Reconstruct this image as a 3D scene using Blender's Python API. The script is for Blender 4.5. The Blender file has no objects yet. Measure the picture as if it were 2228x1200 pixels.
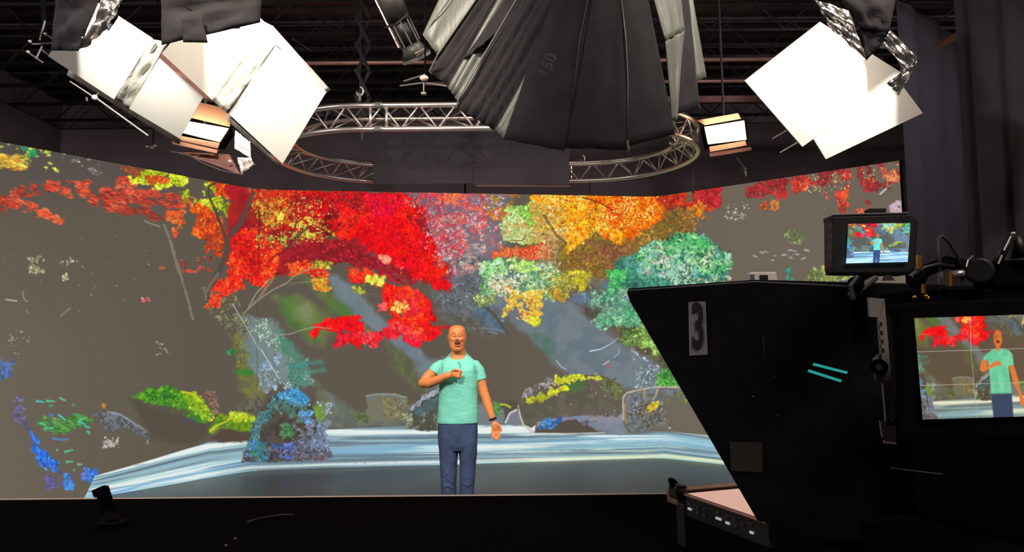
import bpy, bmesh, math, random
import numpy as np
from mathutils import Vector, Matrix, noise as mnoise
SC = bpy.context.scene; COL = SC.collection
R_ = random.Random(11)
# ---------------------------------------------------------------- camera, view, world, lights
FOC, PITCH, ROLL, EYE = 1609.0, .0862, -.0086, 1.572
cp, sp, cr, sr = math.cos(PITCH), math.sin(PITCH), math.cos(ROLL), math.sin(ROLL)
FWD = Vector((0, cp, sp)); UP0 = Vector((0, -sp, cp)); EX = Vector((1, 0, 0))
RAX = EX*cr+UP0*sr; UAX = UP0*cr-EX*sr
cam = bpy.data.objects.new('camera', bpy.data.cameras.new('camera')); COL.objects.link(cam)
M = Matrix((RAX, UAX, -FWD)).transposed().to_4x4(); M.translation = (0, 0, EYE)
cam.matrix_world = M; cam.data.sensor_width = 36; cam.data.lens = 36*FOC/2228; cam.data.clip_start = .05
SC.camera = cam
SC.view_settings.view_transform = 'Standard'; SC.view_settings.look = 'None'; SC.view_settings.exposure = 0; SC.view_settings.gamma = 1
SC.view_settings.use_curve_mapping = False
W = bpy.data.worlds.new('studio_world'); SC.world = W; W.use_nodes = True
W.node_tree.nodes['Background'].inputs[0].default_value = (.9, .85, 1, 1); W.node_tree.nodes['Background'].inputs[1].default_value = .012
def at(px, py, y):
    """world point on the sight line of photo pixel (px, py) at distance y into the room"""
    d = FWD*FOC+RAX*(px-1114)-UAX*(py-600)
    return Vector((0, 0, EYE))+d*(y/d.y)
def lamp(name, kind, loc, power, color=(1, 1, 1), aim=None, size=.3, spot=None, blend=.5):
    L = bpy.data.lights.new(name, kind); L.energy = power; L.color = color
    if kind == 'AREA': L.size = size
    else: L.shadow_soft_size = size
    if spot: L.spot_size = spot; L.spot_blend = blend
    o = bpy.data.objects.new(name, L); COL.objects.link(o); o.location = loc
    if aim is not None: o.rotation_euler = (Vector(aim)-Vector(loc)).to_track_quat('-Z', 'Y').to_euler()
    return o
TALENT = (-.45, 6.2, 1.3)
lamp('key_light', 'SPOT', (-1.6, 1.6, 4.6), 900, (1, .86, .7), TALENT, .3, 1.0, .6)
lamp('fill_light', 'SPOT', (2.2, 2.2, 4.6), 520, (1, .86, .72), TALENT, .3, 1.0, .6)
lamp('stage_light', 'SPOT', (0, 4.0, 5.0), 160, (1, .86, .74), (0, 7.6, 0), .4, 1.6, .8)
lamp('added_side_fill', 'POINT', (5.0, 4.6, 5.1), 230, (.96, .9, .95), None, .2)  # added unseen lamp lifting the dark right side and back wall
lamp('added_side_fill', 'POINT', (-5.6, 2.6, 5.0), 330, (1, .92, .92), None, .2)  # added unseen lamp doing the same from the left
lamp('added_rear_fill', 'AREA', (1.2, -1.6, 4.9), 130, (1, .84, .78), (1.2, 1.5, 1.3), 1.2)  # added lamp behind the camera to brighten the dark foreground
# ---------------------------------------------------------------- materials
def lin(c): return tuple((v/255/12.92 if v/255 <= .04045 else ((v/255+.055)/1.055)**2.4) for v in c)+(1,)
def mat(name, rgb, rough=.6, metal=0, nscale=0, namt=0, bump=0, bscale=60, spec=.5, coat=0, emit=None, estr=0, alpha=None, trans=0, stretch=None, bdist=.01):
    m = bpy.data.materials.new(name); m.use_nodes = True; nt = m.node_tree; b = nt.nodes['Principled BSDF']
    c = lin(rgb); b.inputs['Base Color'].default_value = c; b.inputs['Roughness'].default_value = rough
    b.inputs['Metallic'].default_value = metal; b.inputs['Specular IOR Level'].default_value = spec
    if coat: b.inputs['Coat Weight'].default_value = coat
    if trans: b.inputs['Transmission Weight'].default_value = trans
    if emit is not None: b.inputs['Emission Color'].default_value = lin(emit); b.inputs['Emission Strength'].default_value = estr
    tc = nt.nodes.new('ShaderNodeTexCoord'); vec = tc.outputs['Object']
    if stretch:
        mp = nt.nodes.new('ShaderNodeMapping'); mp.inputs['Scale'].default_value = stretch; nt.links.new(vec, mp.inputs[0]); vec = mp.outputs[0]
    if namt:
        n = nt.nodes.new('ShaderNodeTexNoise'); n.inputs['Scale'].default_value = nscale; n.inputs['Detail'].default_value = 5; nt.links.new(vec, n.inputs['Vector'])
        r = nt.nodes.new('ShaderNodeValToRGB'); r.color_ramp.elements[0].position = .3; r.color_ramp.elements[1].position = .7
        r.color_ramp.elements[0].color = tuple(v*(1-namt) for v in c[:3])+(1,); r.color_ramp.elements[1].color = tuple(min(1, v*(1+namt)) for v in c[:3])+(1,)
        nt.links.new(n.outputs[0], r.inputs[0]); nt.links.new(r.outputs[0], b.inputs['Base Color'])
    if bump:
        n = nt.nodes.new('ShaderNodeTexNoise'); n.inputs['Scale'].default_value = bscale; n.inputs['Detail'].default_value = 4; nt.links.new(vec, n.inputs['Vector'])
        bp = nt.nodes.new('ShaderNodeBump'); bp.inputs['Strength'].default_value = bump; bp.inputs['Distance'].default_value = bdist
        nt.links.new(n.outputs[0], bp.inputs['Height']); nt.links.new(bp.outputs[0], b.inputs['Normal'])
    return m
def imgmat(name, arr, strength=1.0, rough=.5, spec=.0):
    h, w = arr.shape[:2]; im = bpy.data.images.new(name, w, h)
    px = np.ones((h, w, 4), np.float32); px[..., :3] = arr[::-1]; im.pixels.foreach_set(px.ravel()); im.update(); im.pack()
    m = bpy.data.materials.new(name); m.use_nodes = True; nt = m.node_tree; b = nt.nodes['Principled BSDF']
    b.inputs['Base Color'].default_value = (.004, .004, .004, 1); b.inputs['Roughness'].default_value = rough; b.inputs['Specular IOR Level'].default_value = spec
    t = nt.nodes.new('ShaderNodeTexImage'); t.image = im; t.extension = 'EXTEND'
    nt.links.new(t.outputs[0], b.inputs['Emission Color']); b.inputs['Emission Strength'].default_value = strength
    return m
MT = dict(
 drape=mat('black_drape', (46, 43, 46), .9, nscale=3, namt=.25, bump=.3, bscale=8),
 wallp=mat('dark_paint', (122, 108, 112), .85, nscale=1.2, namt=.2),
 ceil=mat('ceiling_deck', (80, 70, 70), .9, nscale=2, namt=.3),
 steel=mat('painted_steel', (46, 40, 40), .5, .3, nscale=6, namt=.2),
 pinksteel=mat('pinkish_steel', (150, 105, 95), .45, .4, nscale=12, namt=.25),
 alu=mat('aluminium', (215, 205, 198), .32, .85, nscale=20, namt=.08),
 floor=None,
 black=mat('black_plastic', (26, 26, 28), .45, nscale=30, namt=.2, spec=.35),
 blackm=mat('matt_black', (7, 7, 8), .9, nscale=30, namt=.2, spec=.05),
 panel=mat('black_felt_panel', (16, 16, 18), .95, nscale=20, namt=.3, spec=.08),
 grey=mat('grey_metal', (105, 105, 104), .5, .4, nscale=15, namt=.15),
 dgrey=mat('dark_grey_metal', (60, 60, 58), .5, .4, nscale=15, namt=.15),
 cloth=mat('black_duvetyne', (34, 32, 36), .85, nscale=9, namt=.3, bump=.25, bscale=14, spec=.3),
 satin=mat('grey_satin_lining', (88, 92, 86), .5, nscale=7, namt=.2, bump=.5, bscale=9, spec=.6, stretch=(3, 3, .5)),
 foam=mat('white_foam_board', (240, 238, 228), .8, nscale=4, namt=.03),
 tape=mat('grey_fabric_strip', (176, 172, 160), .5, nscale=12, namt=.12, bump=.9, bscale=14, spec=.5, stretch=(1, 1, 1)),
 foil=mat('crinkled_foil', (215, 213, 208), .28, .9, nscale=20, namt=.15, bump=1.0, bscale=26),
 gel=mat('white_diffusion', (240, 232, 236), .6, bump=.3, bscale=20),
 white=mat('white_plastic', (205, 200, 192), .5, nscale=20, namt=.05),
 gold=mat('brass', (205, 150, 70), .3, .9, nscale=20, namt=.1),
 skin=mat('skin', (232, 142, 84), .5, nscale=5, namt=.05),
 lips=mat('lips', (196, 104, 78), .5, nscale=20, namt=.1),
 dark=mat('dark_recess', (38, 18, 16), .7, nscale=20, namt=.1),
 stub=mat('stubble', (84, 56, 42), .8, nscale=90, namt=.3),
 teeth=mat('teeth', (220, 210, 195), .4, nscale=20, namt=.02),
 shirt=mat('seafoam_jersey', (130, 226, 206), .8, nscale=7, namt=.06, bump=.7, bscale=5, spec=.2, stretch=(1, 1, 1.8), bdist=.03),
 shirts=mat('seafoam_seam', (70, 150, 135), .8, nscale=20, namt=.06),
 jeans=mat('navy_cotton', (66, 82, 118), .85, nscale=8, namt=.12, bump=.9, bscale=9, spec=.2, stretch=(1.4, 1, .9), bdist=.025),
 shoe=mat('dark_shoe', (40, 38, 42), .6, nscale=20, namt=.1),
 pink=mat('pink_grey_glass', (245, 200, 186), .45, nscale=3, namt=.05, spec=.6),
 copper=mat('lit_trim', (190, 145, 130), .4, .5, nscale=10, namt=.15),
 railm=mat('rail_metal', (112, 112, 108), .6, .1, nscale=15, namt=.1),
 wing=mat('wing_cloth', (60, 57, 64), .9, nscale=3, namt=.15),
 brow=mat('brow_hair', (128, 74, 46), .8, nscale=60, namt=.2),
 shirtc=mat('seafoam_collar', (112, 205, 185), .8, nscale=20, namt=.05),
 lcd=mat('lit_lcd', (120, 95, 88), .3, emit=(232, 180, 165), estr=.72),
 edge=mat('highlight_edge', (250, 228, 208), .5, 0, nscale=9, namt=.08),
 deskm=mat('desk_black', (3, 3, 5), .9, nscale=30, namt=.2, spec=.02),
 header=mat('header_cloth', (78, 72, 76), .9, nscale=3, namt=.12),
 sign=mat('grey_sign', (118, 117, 118), .8, nscale=30, namt=.1),
 ink=mat('black_ink', (8, 8, 9), .8, nscale=30, namt=.1),
 chalk=mat('faded_chalk', (70, 66, 66), .9, nscale=30, namt=.3),
 olive=mat('olive_label', (34, 32, 24), .9, nscale=30, namt=.1),
 teal=mat('teal_streak_glow', (20, 60, 60), .4, emit=(40, 175, 165), estr=.7),
 button=mat('lit_button', (150, 150, 160), .4, emit=(190, 195, 215), estr=.6, spec=.5),
 buttond=mat('grey_button', (90, 90, 96), .4, nscale=20, namt=.1),
 warm=mat('warm_led_face', (255, 235, 210), .5, emit=(255, 196, 140), estr=16),
 barn=mat('barn_door_metal', (150, 110, 100), .5, .3, nscale=10, namt=.1),
 glass=mat('beam_splitter', (10, 10, 12), .05, spec=.5),
)
fl = mat('stage_floor', (70, 70, 70), .38, nscale=.8, namt=.35, spec=.5, bump=.05, bscale=3); MT['floor'] = fl
# ---------------------------------------------------------------- mesh helpers
class MB:
    def __init__(s): s.v = []; s.f = []
    def add(s, vs, fs):
        n = len(s.v); s.v += [tuple(v) for v in vs]; s.f += [tuple(i+n for i in f) for f in fs]; return s
    def box(s, c, size, R=None, taper=1.0):
        x, y, z = [q/2 for q in size]; R = R or Matrix.Identity(3); c = Vector(c)
        vs = [c+R @ Vector((i*x*(taper if k > 0 else 1), j*y*(taper if k > 0 else 1), k*z)) for k in (-1, 1) for j in (-1, 1) for i in (-1, 1)]
        return s.add(vs, [(0, 2, 3, 1), (4, 5, 7, 6), (0, 1, 5, 4), (2, 6, 7, 3), (0, 4, 6, 2), (1, 3, 7, 5)])
    def hexa(s, a, b):       # two quads -> solid
        return s.add(list(a)+list(b), [(3, 2, 1, 0), (4, 5, 6, 7)]+[(i, (i+1) % 4, 4+(i+1) % 4, 4+i) for i in range(4)])
    def slab(s, pts, t):     # polygon given thickness t along its normal
        pts = [Vector(p) for p in pts]; n = Vector((0, 0, 0)); m = len(pts)
        for i in range(m): n += pts[i].cross(pts[(i+1) % m])
        n.normalize(); q = [p+n*t for p in pts]
        return s.add(pts+q, [tuple(range(m))[::-1], tuple(range(m, 2*m))]+[(i, (i+1) % m, m+(i+1) % m, m+i) for i in range(m)])
    def rings(s, R, cap=True):
        m = len(R[0]); n = len(s.v)
        for r in R: s.v += [tuple(v) for v in r]
        for j in range(len(R)-1):
            for i in range(m):
                a = n+j*m+i; b = n+j*m+(i+1) % m; s.f.append((a, b, b+m, a+m))
        if cap:
            s.f.append(tuple(n+i for i in range(m))[::-1]); s.f.append(tuple(n+(len(R)-1)*m+i for i in range(m)))
        return s
    def tube(s, pts, r, seg=8, closed=False, flat=None):
        pts = [Vector(p) for p in pts]; N = len(pts); rr = r if isinstance(r, (list, tuple)) else [r]*N
        R = []; up = None
        for i in range(N):
            a = pts[(i-1) % N] if (closed or i > 0) else pts[i]; b = pts[(i+1) % N] if (closed or i < N-1) else pts[i]
            t = (b-a).normalized()
            if up is None: up = Vector((0, 0, 1)) if abs(t.z) < .9 else Vector((0, 1, 0))
            u = t.cross(up)
            if u.length < 1e-4: u = t.cross(Vector((1, 0, 0)))
            u.normalize(); w = u.cross(t).normalized(); up = w
            k = flat or 1
            R.append([pts[i]+u*(math.cos(q)*rr[i]*k)+w*(math.sin(q)*rr[i]) for q in [2*math.pi*j/seg for j in range(seg)]])
        if closed: R.append(R[0]); return s.rings(R, False)
        return s.rings(R)
    def ball(s, c, r, n=10, R=None):
        r = r if isinstance(r, (list, tuple)) else (r, r, r); c = Vector(c); R = R or Matrix.Identity(3)
        rings = []
        for j in range(1, n):
            q = math.pi*j/n
            rings.append([c+R @ Vector((r[0]*math.sin(q)*math.cos(p), r[1]*math.sin(q)*math.sin(p), r[2]*math.cos(q))) for p in [2*math.pi*i/(2*n) for i in range(2*n)]])
        return s.rings(rings[::-1])
    def cyl(s, a, b, r, seg=16, r2=None): return s.tube([a, b], [r, r2 if r2 is not None else r], seg)
    def build(s, name, m, parent=None, smooth=False, bevel=0):
        me = bpy.data.meshes.new(name); me.from_pydata(s.v, [], s.f); me.update()
        if isinstance(m, str): m = MT[m]
        me.materials.append(m)
        if smooth:
            me.polygons.foreach_set('use_smooth', [True]*len(me.polygons))
        o = bpy.data.objects.new(name, me); COL.objects.link(o)
        bm = bmesh.new(); bm.from_mesh(me); bmesh.ops.recalc_face_normals(bm, faces=bm.faces); bm.to_mesh(me); bm.free()
        if bevel:
            b = o.modifiers.new('bevel', 'BEVEL'); b.width = bevel; b.segments = 2; b.limit_method = 'ANGLE'
        if parent: attach(o, parent)
        return o
def attach(o, parent):
    o.parent = parent
    bl = parent.location.copy(); par = parent.parent
    while par: bl += par.location; par = par.parent
    o.location = o.location-bl if o.type != 'MESH' else o.location
    if o.type == 'MESH': o.data.transform(Matrix.Translation(-bl))
    return o
def thing(name, loc, label, cat, group=None):
    o = bpy.data.objects.new(name, None); COL.objects.link(o); o.location = loc; o.empty_display_size = .1
    o['label'] = label; o['category'] = cat
    if group: o['group'] = group
    return o
def tag(o, label, cat, group=None):
    o['label'] = label; o['category'] = cat
    if group: o['group'] = group
    return o
def struct(name, mb, m, **k): o = mb.build(name, m, **k); o['kind'] = 'structure'; return o
def quad(px4, ds): return [at(x, y, d) for (x, y), d in zip(px4, ds)]
def mix(a, b, t): return a+(b-a)*t
# ---------------------------------------------------------------- room shell
XL, XR, YB, YF, ZC = -7.2, 6.2, 11.6, -3.0, 5.5
struct('floor', MB().box(((XL+XR)/2, (YB+YF)/2, -.05), (XR-XL+.4, YB-YF+.4, .1)), 'floor')
struct('ceiling', MB().box(((XL+XR)/2, (YB+YF)/2, ZC+.05), (XR-XL+.4, YB-YF+.4, .1)), 'ceil')
struct('wall_back', MB().box(((XL+XR)/2, YB+.1, ZC/2), (XR-XL+.4, .2, ZC)), 'wallp')
struct('wall_rear', MB().box(((XL+XR)/2, YF-.1, ZC/2), (XR-XL+.4, .2, ZC)), 'wallp')
struct('wall_left', MB().box((XL-.1, (YB+YF)/2, ZC/2), (.2, YB-YF, ZC)), 'wallp')
struct('wall_right', MB().box((XR+.1, (YB+YF)/2, ZC/2), (.2, YB-YF, ZC)), 'wallp')
# ---------------------------------------------------------------- picture shown on the video wall

OX, OY, PW, PH = -360, 285, 2400, 860
rng = np.random.default_rng(7)
IMG = np.zeros((PH, PW, 3), np.float32)
def _noise(h, w, s, seed, aspect=1.0):
    r = np.random.default_rng(seed)
    out = np.zeros((h, w), np.float32); amp = 1.0; tot = 0
    for o in range(4):
        sy = max(s/2**o, 1.5); sx = max(s*aspect/2**o, 1.5)
        g = r.random((int(h/sy)+3, int(w/sx)+3)).astype(np.float32)
        y = np.arange(h)/sy; x = np.arange(w)/sx
        yi = y.astype(int); xi = x.astype(int); fy = y-yi; fx = x-xi
        fy = (fy*fy*(3-2*fy))[:, None]; fx = (fx*fx*(3-2*fx))[None]
        a = g[yi][:, xi]; b = g[yi][:, xi+1]; c = g[yi+1][:, xi]; d = g[yi+1][:, xi+1]
        out += amp*((a*(1-fx)+b*fx)*(1-fy)+(c*(1-fx)+d*fx)*fy); tot += amp; amp *= .55
    out /= tot
    return (out-.5)*3.2
NZ = {}
def noise(s, seed=0, aspect=1.0):
    k = (s, seed % 5, aspect)
    if k not in NZ: NZ[k] = _noise(PH, PW, s, 100+seed % 5+int(s*13), aspect)
    return NZ[k]
def _sd(pts, x0, y0, x1, y1):
    X, Y = np.meshgrid(np.arange(x0, x1)+.5, np.arange(y0, y1)+.5)
    d = np.full(X.shape, 1e9, np.float32); ins = np.zeros(X.shape, bool)
    n = len(pts)
    for i in range(n):
        ax, ay = pts[i]; bx, by = pts[(i+1) % n]
        ex, ey = bx-ax, by-ay; L = ex*ex+ey*ey+1e-9
        t = np.clip(((X-ax)*ex+(Y-ay)*ey)/L, 0, 1)
        d = np.minimum(d, (X-ax-t*ex)**2+(Y-ay-t*ey)**2)
        if ay != by:
            c = ((ay <= Y) & (Y < by)) | ((by <= Y) & (Y < ay))
            ins ^= c & (X < ax+(Y-ay)*ex/(by-ay))
    d = np.sqrt(d); return np.where(ins, d, -d)
def _box(pts, m):
    p = np.array(pts, float)-[OX, OY]
    x0, y0 = np.maximum(np.floor(p.min(0)-m), 0).astype(int); x1, y1 = np.ceil(p.max(0)+m).astype(int)
    return p, max(x0, 0), max(y0, 0), min(x1, PW), min(y1, PH)
def poly(pts, c, f=3, a=1.0, rag=0, s=14, c2=None, cs=12, k=0, asp=1.0, thr=None):
    p, x0, y0, x1, y1 = _box(pts, f+rag+2)
    if x1 <= x0 or y1 <= y0: return
    d = _sd(p, x0, y0, x1, y1)
    if rag: d = d+rag*noise(s, k)[y0:y1, x0:x1]
    m = np.clip(d/f+.5, 0, 1)*a
    col = np.array(c, np.float32)/255
    if thr is not None:
        m = m*np.clip((noise(cs, k+1, asp)[y0:y1, x0:x1]-thr)*6+.5, 0, 1)
    if c2 is not None:
        t = np.clip(noise(cs, k+2, asp)[y0:y1, x0:x1]*1.3+.5, 0, 1)[..., None]
        col = col*(1-t)+np.array(c2, np.float32)/255*t
    R = IMG[y0:y1, x0:x1]; R += (col-R)*m[..., None]
_ker = {}
def _stamp(r, asp, ang):
    key = (round(r*2), round(asp*2), round(ang*5) % 16)
    if key not in _ker:
        R = int(math.ceil(r*max(asp, 1)))+1
        Y, X = np.mgrid[-R:R+1, -R:R+1]; q = key[2]/5
        u = X*math.cos(q)+Y*math.sin(q); v = -X*math.sin(q)+Y*math.cos(q)
        _ker[key] = (R, np.clip(1.4-np.hypot(u/(r*asp), v/r)*1.2, 0, 1).astype(np.float32)[..., None])
    return _ker[key]
def leaf(pts, n, r, pal, asp=1.6, ang=None, dens=-.2, s=30, a=.9, k=0, var=.22, edge=10):
    if n > 90: n = int(n*1.35); r *= .8
    p, x0, y0, x1, y1 = _box(pts, 2)
    if x1 <= x0 or y1 <= y0: return
    d = _sd(p, x0, y0, x1, y1); dn = noise(s, k)[y0:y1, x0:x1]; cn = noise(s*1.6, k+3)[y0:y1, x0:x1]; fn = noise(9, k+2)[y0:y1, x0:x1]
    pal = np.array(pal, np.float32)/255; m = len(pal)
    cnt = 0
    for _ in range(6):
        X = rng.random(n*2)*(x1-x0); Y = rng.random(n*2)*(y1-y0)
        xi = X.astype(int); yi = Y.astype(int)
        fv = fn[yi, xi]
        ok = (d[yi, xi]+edge*(.5*dn[yi, xi]+.8*fv) > rng.random(len(X))*7-2) & (dn[yi, xi]*.7+fv*.75 > dens+.12)
        X = X[ok]; Y = Y[ok]; xi = xi[ok]; yi = yi[ok]
        N = min(len(X), n-cnt)
        rr = r*(.55+rng.random(N)*.8); br = (1.03+(rng.random(N)-.55)*2*var)*(1+.16*fn[yi[:N], xi[:N]])
        ci = np.clip(((cn[yi[:N], xi[:N]]+1)/2*m + rng.normal(0, m*.22, N)).astype(int), 0, m-1)
        an = (rng.random(N)*3.1 if ang is None else ang+rng.normal(0, .3, N))
        for i in range(N):
            R, K = _stamp(rr[i], asp, an[i]); cx = int(X[i])+x0; cy = int(Y[i])+y0
            if cx-R < 0 or cy-R < 0 or cx+R+1 > PW or cy+R+1 > PH: continue
            Q = IMG[cy-R:cy+R+1, cx-R:cx+R+1]; Q += (np.clip(pal[ci[i]]*br[i], 0, 1)-Q)*(K*a)
        cnt += N
        if cnt >= n: break
def line(pts, w, c, a=.9, w2=None, jit=0):
    w2 = w if w2 is None else w2
    for i in range(len(pts)-1):
        (ax, ay), (bx, by) = pts[i], pts[i+1]
        t0 = i/(len(pts)-1); t1 = (i+1)/(len(pts)-1)
        wa = (w+(w2-w)*t0)/2; wb = (w+(w2-w)*t1)/2
        L = math.hypot(bx-ax, by-ay)+1e-6; nx, ny = -(by-ay)/L, (bx-ax)/L
        poly([(ax+nx*wa, ay+ny*wa), (bx+nx*wb, by+ny*wb), (bx-nx*wb, by-ny*wb), (ax-nx*wa, ay-ny*wa)], c, 1.6, a, jit, 8)
def Z(ox, oy, z, pts): return [(ox+x/z, oy+y/z) for x, y in pts]
A = lambda *p: Z(0, 300, 3, list(zip(p[::2], p[1::2])))
B = lambda *p: Z(500, 380, 3.158, list(zip(p[::2], p[1::2])))
Cc = lambda *p: Z(950, 400, 3, list(zip(p[::2], p[1::2])))
D = lambda *p: Z(0, 700, 3, list(zip(p[::2], p[1::2])))
E = lambda *p: Z(500, 700, 3, list(zip(p[::2], p[1::2])))
F = lambda *p: Z(1000, 750, 3.428, list(zip(p[::2], p[1::2])))
G = lambda *p: Z(1350, 330, 3.428, list(zip(p[::2], p[1::2])))
H = lambda *p: Z(1350, 430, 1.558, list(zip(p[::2], p[1::2])))
RED = [(150, 25, 30), (190, 25, 35), (225, 15, 30), (245, 20, 20), (255, 45, 25), (255, 90, 30)]
CRIM = [(150, 30, 45), (175, 35, 45), (165, 40, 45), (190, 50, 50)]
ORR = [(150, 60, 40), (205, 60, 30), (235, 70, 25), (250, 110, 30), (250, 150, 40)]
YG = [(90, 110, 30), (140, 160, 30), (190, 205, 35), (215, 225, 50), (230, 235, 90)]
ORY = [(215, 90, 15), (240, 110, 15), (250, 140, 20), (250, 165, 30), (250, 200, 60), (255, 225, 120)]
PINE = [(40, 95, 70), (50, 140, 85), (70, 175, 105), (90, 170, 140), (130, 200, 120), (180, 220, 170)]
TEAL = [(50, 100, 85), (60, 130, 105), (80, 150, 125), (100, 165, 145), (120, 175, 165)]
DRED = [(110, 55, 45), (150, 60, 45), (185, 65, 50), (210, 85, 60)]
def paint():
    yy = np.arange(PH)[:, None]+OY; xx = np.arange(PW)[None]+OX
    base = np.array([96, 87, 76], np.float32)/255  # grey-brown of studio light and lens flare on the screen, painted in
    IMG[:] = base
    IMG[:] += (np.array([14, 14, 12])/255)*np.clip((420-xx)/500, 0, 1)[..., None]*np.clip((yy-380)/400, .1, 1)[..., None]  # paler to the left, lens flare put into the picture
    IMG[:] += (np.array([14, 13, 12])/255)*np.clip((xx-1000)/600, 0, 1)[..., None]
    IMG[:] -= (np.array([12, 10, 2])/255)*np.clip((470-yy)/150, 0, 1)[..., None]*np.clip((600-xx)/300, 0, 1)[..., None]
    # --- mist and light beams
    poly([(870, 410), (1110, 410), (1115, 480), (1085, 560), (1035, 610), (1065, 700), (1000, 700), (960, 640), (940, 560), (890, 500)], (142, 112, 124), 25, .95, 12, 30, (108, 110, 122), 26)
    poly([(935, 560), (1110, 550), (1130, 640), (1100, 700), (1060, 720), (960, 690), (950, 640)], (110, 114, 120), 18, .95, 12, 30, (92, 98, 104), 14)
    leaf([(940, 560), (1040, 560), (1060, 700), (960, 690)], 900, 2.2, [(82, 84, 88), (120, 124, 130), (96, 96, 92)], k=1)
    poly([(960, 680), (1080, 700), (1080, 725), (1000, 720)], (110, 112, 100), 14, .8, 10, 20, (88, 84, 74), 10)
    poly(B(430,690, 640,690, 760,830, 900,990, 1000,1110, 960,1130, 800,980, 640,860, 560,760), (112, 120, 72), 16, .9, 8, 24, (90, 108, 62), 22)
    poly(B(650,680, 740,690, 870,790, 1010,950, 1140,1060, 1280,1180, 1440,1330, 1380,1400, 1220,1250, 1050,1110, 900,1010, 720,830), (118, 131, 138), 12, .95, 5, 24, (108, 122, 130), 30)
    poly(B(690,880, 800,890, 830,960, 760,980, 690,940), (50, 125, 62), 16, .7, 8, 12, (80, 120, 60), 8)
    poly([(940, 780), (985, 775), (990, 840), (930, 850), (895, 800)], (116, 130, 138), 16, .8, 5)
    poly([(838, 745), (870, 760), (930, 840), (915, 855), (880, 830), (850, 790)], (104, 110, 72), 12, .9, 6, 14, (92, 96, 72), 12)
    poly(B(330,850, 560,870, 720,1040, 640,1160, 560,1130, 430,1010), (128, 138, 96), 26, .95, 10, 24, (104, 122, 66), 30)
    poly(B(330,850, 380,840, 440,1000, 620,1150, 560,1150, 400,1030), (58, 112, 48), 14, .55, 8)
    poly(B(620,780, 700,880, 860,1010, 1010,1110, 960,1120, 800,1000, 660,870), (96, 118, 54), 12, .6, 6)
    poly(B(340,850, 480,820, 480,1000, 400,960), (92, 130, 60), 18, .6, 10)
    poly(E(620,450, 900,640, 1150,640, 1180,690, 640,690, 560,600), (112, 118, 110), 14, .9, 6, 16, (98, 104, 100), 18)
    poly(E(560,400, 660,480, 760,580, 700,640, 600,560), (112, 122, 116), 14, .8, 8, 14, (104, 110, 84), 10)
    # cascade
    poly(E(20,100, 60,20, 120,20, 150,300, 240,460, 200,500, 120,500, 60,400), (124, 122, 62), 9, .95, 8, 14, (104, 106, 70), 12)
    poly(E(60,-30, 280,-10, 400,150, 520,300, 530,400, 430,440, 330,380, 240,440, 200,440, 150,300, 90,130), (122, 138, 138), 10, .97, 8, 18, (110, 130, 128), 20)
    poly(E(280,70, 340,60, 460,220, 520,330, 500,430, 440,400, 400,260), (62, 132, 96), 12, .8, 10, 14, (90, 135, 125), 10)
    leaf(E(100,-10, 290,-20, 320,180, 140,60), 500, 1.8, [(100, 120, 105), (170, 190, 180), (130, 160, 140), (90, 110, 90)], k=2)
    leaf(E(230,210, 330,210, 330,380, 400,420, 240,460, 190,320), 500, 2, [(100, 130, 145), (160, 185, 210), (130, 150, 175), (110, 120, 110)], k=3)
    leaf(E(330,240, 500,240, 560,420, 430,430), 450, 2.2, [(70, 125, 105), (105, 140, 130), (95, 125, 110)], k=1)
    poly(E(390,285, 610,245, 610,270, 400,305), (68, 138, 132), 9, .85, 2, 10)  # two teal streaks of light painted in, not part of the cascade
    poly(E(420,335, 620,300, 625,325, 450,350), (84, 132, 118), 9, .85, 2, 10)
    poly(E(20,320, 120,310, 150,345, 60,360), (45, 135, 50), 5, .9, 5, 8, (70, 130, 50), 8)
    leaf(E(0,200, 60,190, 60,300, 10,310), 40, 4, [(40, 120, 60), (60, 140, 90)], k=2)
    leaf([(440, 620), (505, 630), (545, 700), (520, 800), (490, 720), (450, 660)], 420, 2.6, [(105, 108, 80), (125, 125, 92), (80, 84, 62), (120, 105, 75)], k=4)
    # big beam under the pine, right
    poly(Cc(330,760, 620,640, 860,760, 1000,880, 1150,1000, 1480,1200, 1700,1330, 1700,1440, 1500,1420, 1200,1330, 1060,1270, 1020,1330, 860,1260, 780,1180, 700,1080, 620,1000, 480,900, 420,830), (118, 128, 136), 14, .96, 6, 24, (104, 118, 128), 26)
    poly(Cc(640,960, 740,1000, 800,1130, 760,1180, 680,1100), (80, 115, 104), 12, .8, 12, 16, (98, 118, 112), 12)
    poly(Cc(240,800, 340,810, 440,900, 440,990, 380,960, 260,880), (92, 118, 138), 8, .85, 8, 10, (80, 98, 112), 10)
    line(Cc(300,940, 440,960), 3, (105, 135, 160)); line(Cc(330,960, 400,980), 2, (120, 150, 175))
    line(Cc(300,780, 380,860, 470,980), 9, (82, 76, 70), .8, 5)
    line(Cc(1000,1092, 1070,1080, 1130,1050, 1190,1005), 3, (215, 225, 235), .9, 1)
    line(F(722,115, 760,165, 800,185), 2, (190, 205, 220), .9, 1.5)
    line(F(1070,150, 1120,120), 2.2, (215, 205, 215)); poly(F(1090,150, 1120,145, 1120,168, 1095,165), (190, 90, 105), 2)
    line(F(1150,95, 1190,65, 1190,30), 1.8, (165, 185, 200))
    leaf(F(1290,0, 1640,200, 1640,330, 1300,330, 1280,220), 420, 2, [(120, 135, 145), (170, 185, 200), (100, 115, 110)], k=2)
    # --- pink red maples at mid distance
    leaf([(880, 415), (1040, 415), (1070, 470), (1030, 520), (1000, 560), (960, 560), (930, 500)], 2300, 2.4, [(165, 75, 95), (205, 60, 70), (220, 80, 80), (190, 110, 120), (235, 95, 60)], dens=-.25, k=1)
    leaf([(960, 470), (1100, 470), (1085, 560), (1000, 600), (960, 590)], 900, 2, [(165, 90, 105), (205, 90, 90), (150, 120, 130), (190, 150, 130)], dens=0, k=2)
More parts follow.
